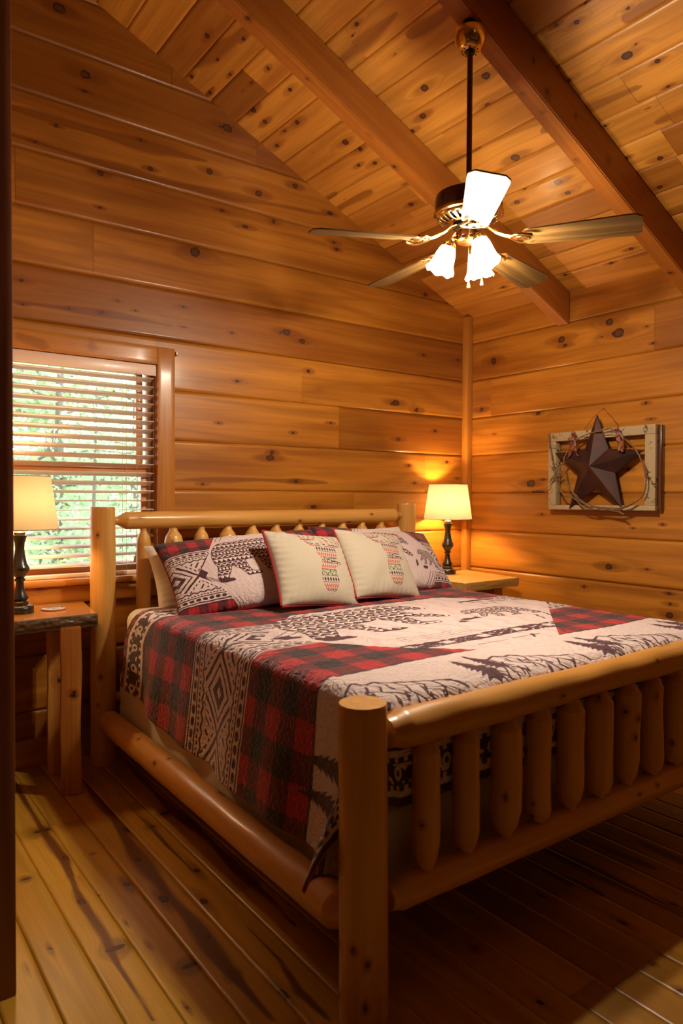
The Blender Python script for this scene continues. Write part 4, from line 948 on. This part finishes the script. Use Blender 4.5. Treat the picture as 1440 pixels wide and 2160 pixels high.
def sphere(name, r, mat, parent, loc, sub=3, sc=(1, 1, 1)):
    bm = bmesh.new(); bmesh.ops.create_icosphere(bm, subdivisions=sub, radius=r)
    for v in bm.verts: v.co = Vector((v.co.x * sc[0], v.co.y * sc[1], v.co.z * sc[2]))
    me = bpy.data.meshes.new(name); bm.to_mesh(me); bm.free(); o = link(name, me, mat, parent); o.location = loc; return o
def table_lamp(x, y, z, power, label):
    L = empty('table_lamp', (x, y, z), label=label, cat='lamp', group='matching turned table lamps')
    lathe('base', [(0, 0), (.054, 0), (.0565, .004), (.0565, .024), (.050, .032), (.036, .036), (.0, .037)], M_BLACK, L, 48)
    lathe('stem', [(.0, .034), (.034, .035), (.035, .048), (.028, .055), (.034, .060), (.034, .068), (.024, .084), (.017, .115), (.0165, .135), (.022, .140), (.022, .147), (.017, .152), (.023, .158), (.026, .166),
                   (.036, .178), (.040, .190), (.038, .200), (.030, .212), (.024, .240), (.019, .275), (.020, .300), (.0265, .322), (.029, .330), (.029, .335), (.020, .338), (.0, .339)], M_BLACK, L, 48)
    lathe('neck', [(.0, .337), (.022, .338), (.024, .348), (.017, .353), (.012, .362), (.013, .366), (.009, .370), (.008, .40), (.013, .402), (.013, .43), (.0, .431)], M_BLACK if power < 40 else M_BRONZE, L, 32)
    sh = lathe('lamp_shade', [(.157, .362), (.1582, .3625), (.1255, .5915), (.1243, .592)], M_SHADE, L, 64)
    tor = lambda r, zz: [(r * math.cos(a), r * math.sin(a), zz) for a in np.linspace(0, 2 * PI, 49)]
    tube('shade_rim', tor(.157, .363), .0022, M_SHADE, sh, 6); tube('shade_rim', tor(.1245, .591), .0022, M_SHADE, sh, 6)
    for a in (0, 2.094, 4.189): tube('spider', [(.012 * math.cos(a), .012 * math.sin(a), .545), (.124 * math.cos(a), .124 * math.sin(a), .583)], .0012, M_DARKM, sh, 5)
    tube('harp', [(.034 * math.sin(a), 0, .475 - .07 * math.cos(a)) for a in np.linspace(0, 2 * PI, 24)], .0015, M_BRASS, L, 5)
    sphere('bulb', .029, emit('lamp bulb', LAMP_COL, power), L, (0, 0, .468), 3, (1, 1, 1.2))
    return L
M_BRONZE = simple('aged bronze', (.24, .17, .09), .35, .8)
table_lamp(-2.985, -.215, ZN + .0005, LAMP_L, 'black turned table lamp with linen shade on the nightstand under the window')
table_lamp(-.335, -.155, ZN + .0005, LAMP_R, 'glowing black turned table lamp on the corner nightstand by the headboard')
# coaster
CM = Mat('coaster print'); cx_, cy_, cz_ = CM.obj(); rr_ = (cx_ * cx_ + cy_ * cy_)._m('SQRT')
cn = CM.noise(CM.vec(cx_, cy_, 0.0), 62, 2); cc_ = CM.mix(cn.gt(.52), (.06, .08, .13), (.62, .60, .58)); cc_ = CM.mix(rr_.gt(.041), cc_, (.50, .30, .24)); CM.base(cc_); CM.set(Roughness=.3, Coat_Weight=.4)
co_ = lathe('coaster', [(0, 0), (.050, 0), (.053, .003), (.053, .006), (.050, .009), (0, .009)], CM.m, None, 48, angle=50); co_.location = (-2.846, -.212, ZN + .0005)
tag(co_, 'round coaster with dark blue and white pattern beside the window lamp', 'coaster')

# ------------------------------------------------------------------ ceiling fan
FX, FY = -1.682, -1.597
fan = empty('ceiling_fan', (FX, FY, 3.04), label='five blade oak and brass ceiling fan with lit glass shades hanging from the rafter', cat='ceiling fan')
def fz(z): return z - 3.04
lathe('canopy_mount', [(0, .03), (.03, .03), (.03, -.006), (0, -.006)], M_DARKM, fan, 24)
can = lathe('canopy', [(.0, -.004), (.050, -.004), (.0595, -.012), (.0608, -.030), (.057, -.052), (.046, -.074), (.036, -.084), (.024, -.086), (.018, -.080), (.0, -.078)], M_BRASS, fan, 48)
for i in range(10):
    a = i * PI / 5; lathe('vent_hole', [(0, -.0872), (.0028, -.0868), (.0028, -.083), (0, -.083)], M_DARKM, can, 8, (.030 * math.cos(a), .030 * math.sin(a), 0))
sphere('hanger_ball', .021, M_BLACK, fan, (0, 0, -.082))
M_ROD = simple('bronze downrod', (.10, .035, .014), .3, .3)
lathe('downrod', [(0, -.08), (.0105, -.08), (.0105, fz(2.415)), (0, fz(2.415))], M_ROD, fan, 20)
lathe('rod_collar', [(0, fz(2.45)), (.018, fz(2.448)), (.024, fz(2.43)), (.024, fz(2.418)), (0, fz(2.418))], M_BRASS, fan, 24)
hs = lathe('motor_housing', [(0, fz(2.424)), (.06, fz(2.424)), (.112, fz(2.420)), (.124, fz(2.412)), (.127, fz(2.40)), (.127, fz(2.350)), (.124, fz(2.346)), (.0, fz(2.346))], M_WAL, fan, 64)
n_ = len(hs.data.vertices); co = np.zeros(n_ * 3, np.float32); hs.data.vertices.foreach_get('co', co); co = co.reshape(-1, 3)
hs.data.attributes['wuv'].data.foreach_set('vector', np.stack([co[:, 2], np.arctan2(co[:, 1], co[:, 0]) * .127, co[:, 0] * .2], -1).astype(np.float32).ravel())
lathe('housing_band', [(.124, fz(2.352)), (.1315, fz(2.350)), (.133, fz(2.344)), (.1315, fz(2.338)), (.124, fz(2.334)), (.120, fz(2.336)), (.120, fz(2.350))], M_BRASS, fan, 72)
# pierced brass vent bowl
def vent_bowl():
    nA = 48 * 4; rs = [(.122, 2.338), (.116, 2.331), (.108, 2.325), (.094, 2.318), (.080, 2.313), (.066, 2.309), (.058, 2.306)]; V, F = [], []
    for r, z in rs:
        for k in range(nA): a = 2 * PI * k / nA; V.append((r * math.cos(a), r * math.sin(a), fz(z)))
    for i in range(len(rs) - 1):
        for k in range(nA):
            if 2 <= i <= 3 and k % 8 in (2, 3, 4, 5): continue
            F.append((i * nA + k, i * nA + (k + 1) % nA, (i + 1) * nA + (k + 1) % nA, (i + 1) * nA + k))
    o = link('vent_plate', mesh_np('vent_plate', V, F), M_BRASS, fan); s = o.modifiers.new('t', 'SOLIDIFY'); s.thickness = .003; return o
vent_bowl()
lathe('motor_rotor', [(0, fz(2.33)), (.10, fz(2.33)), (.10, fz(2.325)), (.058, fz(2.311)), (.058, fz(2.293)), (.050, fz(2.289)), (0, fz(2.289))], M_DARKM, fan, 40)
lathe('switch_housing', [(0, fz(2.291)), (.040, fz(2.290)), (.043, fz(2.286)), (.041, fz(2.280)), (.041, fz(2.256)), (.044, fz(2.250)), (.046, fz(2.244)), (.040, fz(2.238)), (.0, fz(2.237))], M_BRASS, fan, 48)
lathe('switch_sleeve', [(.0415, fz(2.278)), (.0425, fz(2.277)), (.0425, fz(2.259)), (.0415, fz(2.258))], M_WAL, fan, 48)
for k in range(8):
    a = k * PI / 4; tube('sleeve_rib', [(.0435 * math.cos(a), .0435 * math.sin(a), fz(2.282)), (.0435 * math.cos(a), .0435 * math.sin(a), fz(2.254))], .0025, M_BRASS, fan, 6)
# blades and irons, built along +x then turned
def blade_mesh():
    n = 40; xs = np.linspace(.205, .612, n); V, F = [], []
    def hw_(x):
        t = (x - .205) / .407; w = .048 + .018 * min(1, t * 1.15)
        if t < .06: w *= math.sqrt(max(0, 1 - ((.06 - t) / .06) ** 2)) * .35 + .65
        if x > .588: w *= 1 - (x - .588) / .024 * .30
        return w
    m = 13
    for zz in (.0028, -.0028):
        for x in xs:
            w = hw_(x)
            for j in range(m): y = -w + 2 * w * j / (m - 1); V.append((x, y, zz))
    N = n * m
    for i in range(n - 1):
        for j in range(m - 1):
            a = i * m + j; F.append((a, a + m, a + m + 1, a + 1)); F.append((N + a, N + a + 1, N + a + m + 1, N + a + m))
    for i in range(n - 1):
        for j in (0, m - 1):
            a, b = i * m + j, (i + 1) * m + j; F.append((a, N + a, N + b, b) if j == 0 else (a, b, N + b, N + a))
    for i in (0, n - 1):
        for j in range(m - 1):
            a, b = i * m + j, i * m + j + 1; F.append((a, b, N + b, N + a) if i == 0 else (a, N + a, N + b, b))
    me = mesh_np('blade', V, F); wattr(me, axis=0, tone=.5, seed=3); return me
def iron_mesh():
    bm = bmesh.new()
    def strap(pts, w, t=.006):
        prev = None
        for i, p in enumerate(pts):
            p = Vector(p); d = (Vector(pts[min(i + 1, len(pts) - 1)]) - Vector(pts[max(i - 1, 0)])).normalized(); s = d.cross(Vector((0, 0, 1))).normalized(); u = s.cross(d)
            ww = w[i] if isinstance(w, (list, tuple)) else w
            ring = [bm.verts.new(p + s * ww * math.cos(a) + u * t * math.sin(a)) for a in np.linspace(0, 2 * PI, 10, endpoint=False)]
            if prev:
                for k in range(10): bm.faces.new((prev[k], prev[(k + 1) % 10], ring[(k + 1) % 10], ring[k]))
            else: bm.faces.new(ring[::-1])
            prev = ring
        bm.faces.new(prev)
    strap([(.052, 0, 2.297), (.075, 0, 2.288), (.105, 0, 2.264), (.135, 0, 2.248), (.165, 0, 2.238), (.185, 0, 2.231)], [.020, .014, .011, .013, .020, .012], .0065)
    for s in (-1, 1):
        strap([(.160, 0, 2.238), (.170, .020 * s, 2.236), (.185, .037 * s, 2.231), (.205, .044 * s, 2.229), (.228, .038 * s, 2.228), (.240, .028 * s, 2.229)], [.010, .010, .009, .008, .006, .004], .0055)
        strap([(.178, 0, 2.235), (.195, .014 * s, 2.231), (.212, .017 * s, 2.230), (.225, .010 * s, 2.230)], [.008, .007, .006, .004], .005)
    strap([(.18, 0, 2.235), (.20, 0, 2.2305), (.222, 0, 2.2305)], [.008, .010, .007], .005)
    for v in bm.verts: v.co.z = fz(v.co.z)
    me = bpy.data.meshes.new('blade_bracket'); bm.to_mesh(me); bm.free(); return me
bmE, imE = blade_mesh(), iron_mesh()
bmE.materials.append(M_OAK); imE.materials.append(M_BRASS)
for me_ in (bmE, imE): me_.polygons.foreach_set('use_smooth', [True] * len(me_.polygons)); me_.set_sharp_from_angle(angle=math.radians(50))
for k in range(5):
    ang = math.radians(13.5 + 72 * k)
    ir = bpy.data.objects.new('blade_bracket', imE); COL.objects.link(ir); ir.parent = fan; ir.rotation_euler = (0, 0, ang)
    b_ = bpy.data.objects.new('blade', bmE); COL.objects.link(b_); b_.parent = fan
    b_.matrix_local = Matrix.Rotation(ang, 4, 'Z') @ Matrix.Translation((0, 0, fz(2.2385))) @ Matrix.Rotation(math.radians(1.2), 4, 'Y') @ Matrix.Rotation(math.radians(-12), 4, 'X')
# light kit
GS = Mat('frosted ruffled glass')
gd = GS.nt.nodes.new('ShaderNodeBsdfTranslucent'); gt = GS.nt.nodes.new('ShaderNodeBsdfTransparent'); gl = GS.nt.nodes.new('ShaderNodeBsdfGlossy'); gf = GS.nt.nodes.new('ShaderNodeBsdfDiffuse')
gd.inputs[0].default_value = (.92, .94, .96, 1); gf.inputs[0].default_value = (.9, .92, .95, 1); gl.inputs['Roughness'].default_value = .15
a1 = GS.nt.nodes.new('ShaderNodeMixShader'); a2 = GS.nt.nodes.new('ShaderNodeMixShader'); a3 = GS.nt.nodes.new('ShaderNodeMixShader')
a1.inputs[0].default_value = .45; a2.inputs[0].default_value = .5; a3.inputs[0].default_value = .06
L_k = GS.nt.links.new
L_k(gd.outputs[0], a1.inputs[1]); L_k(gf.outputs[0], a1.inputs[2]); L_k(a1.outputs[0], a2.inputs[1]); L_k(gt.outputs[0], a2.inputs[2]); L_k(a2.outputs[0], a3.inputs[1]); L_k(gl.outputs[0], a3.inputs[2]); L_k(a3.outputs[0], GS.out.inputs[0])
def ruf(R, Z, th, pr):
    k = np.clip((-pr[:, 1] - .055) / .07, 0, 1)[:, None]; return R * (1 + .055 * k ** 2 * np.cos(7 * th)), Z + .006 * k ** 3 * np.cos(7 * th)
for ang in (-101.4, 138.6, 18.6):
    a = math.radians(ang); d = Vector((math.cos(a), math.sin(a), 0))
    lk = tube('light_arm', [tuple(d * r + Vector((0, 0, fz(z)))) for r, z in ((.030, 2.248), (.048, 2.258), (.062, 2.256), (.066, 2.248), (.068, 2.240))], .0065, M_BRASS, fan, 10)
    Mx = Matrix.Translation(d * .068 + Vector((0, 0, fz(2.240)))) @ Matrix.Rotation(a, 4, 'Z') @ Matrix.Rotation(math.radians(-20), 4, 'Y')
    ft = lathe('shade_fitter', [(0, .004), (.016, .004), (.022, -.002), (.0275, -.012), (.0285, -.022), (.026, -.022), (.024, -.012), (0, -.004)], M_BRASS, lk, 28); ft.matrix_local = Mx
    g = lathe('glass_shade', [(.0245, -.012), (.030, -.022), (.0355, -.036), (.040, -.055), (.044, -.078), (.050, -.100), (.0600, -.122), (.0605, -.1225)], GS.m, lk, 84, lob=ruf, angle=80); g.matrix_local = Mx @ Matrix.Diagonal((.93, .93, .93, 1))
    bb_ = sphere('bulb', .022, emit('fan bulb', FAN_COL, FAN_BULB), lk, (0, 0, 0), 3, (1, 1, 1.25)); bb_.matrix_local = Mx @ Matrix.Translation((0, 0, -.062)) @ Matrix.Diagonal((1, 1, 1, 1))
M_FOB = simple('turned wood fob', (.55, .26, .08), .35)
for (dx, dy, zb) in ((-.010, -.012, 2.090), (.052, -.022, 2.108)):
    ch = tube('pull_chain', [(dx, dy, fz(2.24)), (dx, dy, fz(zb))], .0013, M_BRASS, fan, 6)
    lathe('fob', [(0, 0), (.002, 0), (.0032, -.006), (.0065, -.022), (.0060, -.028), (.0, -.029)], M_FOB, ch, 16, (dx, dy, fz(zb)))

# ------------------------------------------------------------------ wall decoration on the right wall
CP = Mat('chipped cream paint'); ax_, ay_, az_ = CP.obj(); n1_ = CP.noise(CP.vec(ax_, ay_, az_), 22, 5, .65); n2_ = CP.noise(CP.vec(ax_, ay_, az_), 150, 2)
CP.base(CP.mix((n1_ + n2_ * .25).step(.72, .78), (.40, .30, .165), (.10, .055, .022))); CP.set(Roughness=.75); CP.bump(n1_, .002, .8)
fr = empty('old_window_frame', (-.03, -1.09, 1.43), rot=(math.radians(-.5), 0, 0), label='old chipped cream window frame hanging on the log wall behind the star', cat='frame')
def fb(nm, y0, y1, z0, z1, x0=-.030, x1=.018): return box(nm, x0, x1, y0 + 1.09, y1 + 1.09, z0 - 1.43, z1 - 1.43, CP.m, fr, .0025)
fb('frame_rail', -1.437, -.743, 1.612, 1.664); fb('frame_rail', -1.437, -.743, 1.196, 1.224)
fb('frame_stile', -.798, -.743, 1.2245, 1.6115); fb('frame_stile', -1.437, -1.376, 1.2245, 1.6115)
b2 = box('back_edge', -.008, .026, -1.457 + 1.09, -1.441 + 1.09, 1.20 - 1.43, 1.66 - 1.43, M_DARKW if 'M_DARKW' in globals() else M_WAL, fr, .002)
SM = Mat('rusty painted star metal'); sx_, sy_, sz_ = SM.obj(); sn = SM.noise(SM.vec(sx_, sy_, sz_), 9, 4, .6); SM.base(SM.mix(sn.step(.35, .7), (.030, .010, .008), (.060, .017, .010))); SM.set(Roughness=.55, Metallic=.25, Specular_IOR_Level=.35)
tips = [(-1.080, 1.746), (-.794, 1.536), (-.900, 1.198), (-1.247, 1.212), (-1.377, 1.530)]; cy, cz = -1.080, 1.448
V = [(-.135, cy, cz)]
for i in range(5):
    V.append((-.066, *tips[i])); a, b = tips[i], tips[(i + 1) % 5]; mx_, mz_ = (a[0] + b[0]) / 2 - cy, (a[1] + b[1]) / 2 - cz; l = math.hypot(mx_, mz_); V.append((-.064, cy + mx_ / l * .128, cz + mz_ / l * .128))
nf_ = len(V); V += [(-.056, v[1], v[2]) for v in V[1:]]; F = []
for i in range(10):
    a, b = 1 + i, 1 + (i + 1) % 10; F.append((0, a, b)); F.append((a, a + 10, b + 10, b))
F.append(tuple(range(11, 21)))
me = mesh_np('metal_star', np.array(V) - np.array([0, cy, cz]), F); st_ = link('metal_star', me, SM.m, smooth=False); st_.location = (0, cy, cz)
bm = bmesh.new(); bm.from_mesh(me); bmesh.ops.recalc_face_normals(bm, faces=bm.faces[:]); bm.to_mesh(me); bm.free()
bv = st_.modifiers.new('bevel', 'BEVEL'); bv.width = .0012; bv.segments = 2; tag(st_, 'dark rusty five pointed metal barn star hung over the cream frame', 'star')
M_VINE = wood('dry grapevine', (.30, .17, .08), (.20, .11, .045), (.09, .045, .02), .8, .0, streak=40)
def smooth_path(P_, n=6):
    P_ = np.array(P_, float); out = []
    for i in range(len(P_) - 1):
        p0, p1, p2, p3 = P_[max(i - 1, 0)], P_[i], P_[i + 1], P_[min(i + 2, len(P_) - 1)]
        for t in np.linspace(0, 1, n, endpoint=False): out.append(.5 * ((2 * p1) + (-p0 + p2) * t + (2 * p0 - 5 * p1 + 4 * p2 - p3) * t * t + (-p0 + 3 * p1 - 3 * p2 + p3) * t ** 3))
    out.append(P_[-1]); return np.array(out)
V1=[(-1.08, 1.643), (-1.141, 1.651), (-1.194, 1.656), (-1.234, 1.621), (-1.289, 1.586), (-1.333, 1.543), (-1.362, 1.501), (-1.39, 1.443), (-1.403, 1.386), (-1.404, 1.329), (-1.384, 1.277), (-1.329, 1.237), (-1.26, 1.206), (-1.181, 1.204), (-1.1, 1.216), (-1.016, 1.242), (-.958, 1.291), (-.906, 1.357), (-.886, 1.42), (-.88, 1.484), (-.9, 1.533), (-.946, 1.593), (-1.01, 1.627), (-1.08, 1.643)]
V2=[(-.769, 1.658), (-.774, 1.597), (-.794, 1.512), (-.811, 1.435), (-.831, 1.358), (-.885, 1.281), (-.944, 1.269), (-1.017, 1.214), (-1.087, 1.2), (-1.181, 1.205), (-1.279, 1.176)]
wr_ = empty('grapevine_wreath', (-.095, -1.13, 1.42), label='loose brown grapevine wreath looped around the metal star', cat='wreath')
def vine(P_, r, nm='vine', xo=0.0, sd=0):
    q = smooth_path([(xo - 0.0, a + 1.13, b - 1.42) for a, b in P_]); rg = np.random.default_rng(sd); q[:, 1:] += rg.normal(0, .0012, (len(q), 2)); q[:, 0] += rg.normal(0, .001, len(q))
    return tube(nm, q, r, M_VINE, wr_, 7, taper=1 + .18 * rg.normal(0, 1, len(q)).clip(-1, 1), seed=sd)
vine(V1, .0042, sd=1); vine(V2, .0048, xo=.004, sd=2); vine([(a * .996 - .004, b + .008 * math.sin(i)) for i, (a, b) in enumerate(V1[11:19])], .0034, xo=-.004, sd=3)
for i, p in enumerate(([(-.777, 1.358), (-.823, 1.396), (-.875, 1.427)], [(-.785, 1.371), (-.852, 1.447), (-.889, 1.483)], [(-.723, 1.321), (-.778, 1.31), (-.793, 1.333)], [(-.828, 1.575), (-.789, 1.583), (-.77, 1.565)], [(-1.031, 1.233), (-1.1, 1.209), (-1.195, 1.198), (-1.234, 1.188)], [(-1.134, 1.637), (-1.207, 1.632)],
                       [(-1.40, 1.38), (-1.418, 1.392)], [(-1.362, 1.5), (-1.38, 1.52)], [(-.956, 1.29), (-.93, 1.275)], [(-1.39, 1.30), (-1.41, 1.285)], [(-.80, 1.45), (-.775, 1.46)])):
    vine(p, .0022 if i > 1 else .004, 'twig', sd=10 + i)
RB = Mat('faded rag ribbon'); rx_, ry_, rz_ = RB.obj(); rn = RB.noise(RB.vec(rx_, ry_, rz_), 60, 2); RB.base(RB.mix(rn.gt(.5), (.24, .13, .09), (.16, .02, .02))); RB.set(Roughness=.9)
M_RIB = RB.m
def ribbon(P_, w, sd):
    q = smooth_path([(0.0, a + 1.13, b - 1.42) for a, b in P_], 8); V = []; n = len(q)
    for i, p in enumerate(q):
        ww = w * (1 + .3 * math.sin(i * .8 + sd)); tw = .6 * math.sin(i * .35 + sd)
        for j in range(5):
            o = (j / 4 - .5) * ww; V.append((p[0] - .012 + o * math.sin(tw) + .002 * math.sin(j * 2 + i * .5), p[1] + o * math.cos(tw), p[2]))
    o = link('ribbon', mesh_np('ribbon', V, grid_faces(n, 5)), M_RIB, wr_); s = o.modifiers.new('t', 'SOLIDIFY'); s.thickness = .0015
for i, p in enumerate(([(-.952, 1.648), (-.936, 1.582), (-.933, 1.532), (-.915, 1.495)], [(-.956, 1.646), (-.964, 1.586), (-.969, 1.549), (-.987, 1.511)], [(-1.233, 1.652), (-1.247, 1.588), (-1.248, 1.529)], [(-1.233, 1.652), (-1.273, 1.598), (-1.267, 1.564), (-1.271, 1.522)])): ribbon(p, .017 if i % 2 == 0 else .013, i)
for (y, z) in ((-.953, 1.645), (-1.235, 1.65)): sphere('ribbon_knot', .013, M_RIB, wr_, (-.012, y + 1.13, z - 1.42), 2, (.8, 1.1, 1))
nl = tube('hanging_wire', [(-.046, -.986, 1.67), (-.03, -1.041, 1.745), (-.016, -1.090, 1.786), (-.03, -1.151, 1.732), (-.046, -1.211, 1.665)], .0011, M_DARKM, None, 6)
tag(nl, 'thin dark wire looped over a nail above the star', 'wire')
na = lathe('nail', [(0, 0), (.0035, 0), (.0035, .0012), (.0014, .0015), (.0014, .022), (0, .022)], M_STEEL, None, 10); na.rotation_euler = (0, PI / 2, 0); na.location = (-.021, -1.09, 1.788); tag(na, 'small nail head in the log wall above the hanging wire', 'nail')

# ------------------------------------------------------------------ outdoors beyond the blind
GR = Mat('grass ground'); gx_, gy_, gz_ = GR.obj(); gn = GR.noise(GR.vec(gx_, gy_, gz_), 3, 4); GR.base(GR.mix(gn, (.10, .17, .05), (.26, .32, .12))); GR.set(Roughness=.95)
gme = mesh_np('ground', [(-14, .3, -.5), (16, .3, -.5), (16, 22, -.1), (-14, 22, -.1)], [(0, 1, 2, 3)]); tag(link('ground', gme, GR.m, smooth=False), kind='structure')
LF = Mat('leaf'); la, lb, lc = LF.attr('st', 3); ln_ = LF.noise(LF.vec(la, lb, lc), .9, 2)
lcol = LF.mix(ln_, (.34, .46, .28), (.60, .70, .48)); lcol = LF.mix(LF.noise(LF.vec(la, lb, lc), 2.3, 1).gt(.68), lcol, (.62, .46, .22))
ld = LF.nt.nodes.new('ShaderNodeBsdfDiffuse'); lt = LF.nt.nodes.new('ShaderNodeBsdfTranslucent'); lm = LF.nt.nodes.new('ShaderNodeMixShader'); lm.inputs[0].default_value = .5
LF.nt.links.new(lcol, ld.inputs[0]); LF.nt.links.new(lcol, lt.inputs[0]); LF.nt.links.new(ld.outputs[0], lm.inputs[1]); LF.nt.links.new(lt.outputs[0], lm.inputs[2]); LF.nt.links.new(lm.outputs[0], LF.out.inputs[0])
M_TRUNK = wood('grey bark', (.30, .27, .22), (.22, .19, .15), (.12, .10, .08), .9, 0, streak=14, contrast=1.6)
def tree_obj(x, y, r, h, n, spread, label, sd, leaf=.05, zlo=.2):
    rg = np.random.default_rng(sd); t = empty('tree', (x, y, -.35), label=label, cat='tree', group='trees outside the window')
    log('trunk', (0, 0, 0), (.1, .1, h), [(0, r * 1.2), (.1, r), (1, r * .4)], M_TRUNK, t, nk=4, n=14, seed=sd, rough_=.06, res=.08)
    br = []
    for i in range(16):
        a = rg.uniform(0, 6.28); z = rg.uniform(zlo, 1) * h; l = spread * rg.uniform(.5, 1); e = np.array([math.cos(a) * l, math.sin(a) * l, z + l * rg.uniform(-.1, .4)])
        s = np.array([.1 * z / h, .1 * z / h, z]); br.append((s, e)); tube('branch', [s, (s + e) / 2 + rg.normal(0, .04, 3), e], r * .22, M_TRUNK, t, 5, taper=[1, .7, .3])
    C_ = []
    for k in range(n):
        s, e = br[rg.integers(len(br))]; q = rg.uniform(.25, 1.08); C_.append(s + (e - s) * q + rg.normal(0, .17, 3))
    C_ = np.array(C_); D1 = rg.normal(0, 1, (n, 3)); D1 /= np.linalg.norm(D1, axis=1)[:, None]; D2 = np.cross(D1, rg.normal(0, 1, (n, 3))); D2 /= np.linalg.norm(D2, axis=1)[:, None]
    sz = rg.uniform(.6, 1.3, (n, 1)) * leaf
    V = np.stack([C_ - D1 * sz, C_ + D2 * sz * .5, C_ + D1 * sz, C_ - D2 * sz * .5], 1).reshape(-1, 3)
    F = np.arange(4 * n).reshape(n, 4)
    link('foliage', mesh_np('foliage', V, F, dict(st=np.repeat(C_, 4, axis=0) + sd)), LF.m, t, smooth=False)
TL = ('thick grey trunk tree seen through the upper left of the blind', 'leafy green tree behind the middle of the blind', 'slender young tree behind the lower right of the blind', 'leafy tree at the far right edge of the window view', 'distant bushy tree low behind the blind', 'distant tree filling the left of the window view')
tree_obj(-2.30, 3.9, .10, 4.6, 2600, 1.3, TL[0], 31)
tree_obj(-1.55, 4.8, .07, 4.2, 3600, 1.5, TL[1], 32)
tree_obj(-1.75, 2.9, .025, 2.6, 1500, .8, TL[2], 33, .035)
tree_obj(-.50, 5.2, .08, 4.4, 3600, 1.5, TL[3], 34)
tree_obj(-1.00, 7.5, .12, 3.2, 4800, 2.2, TL[4], 35, .08)
tree_obj(-2.6, 7.0, .12, 4.6, 4200, 2.0, TL[5], 36, .08)
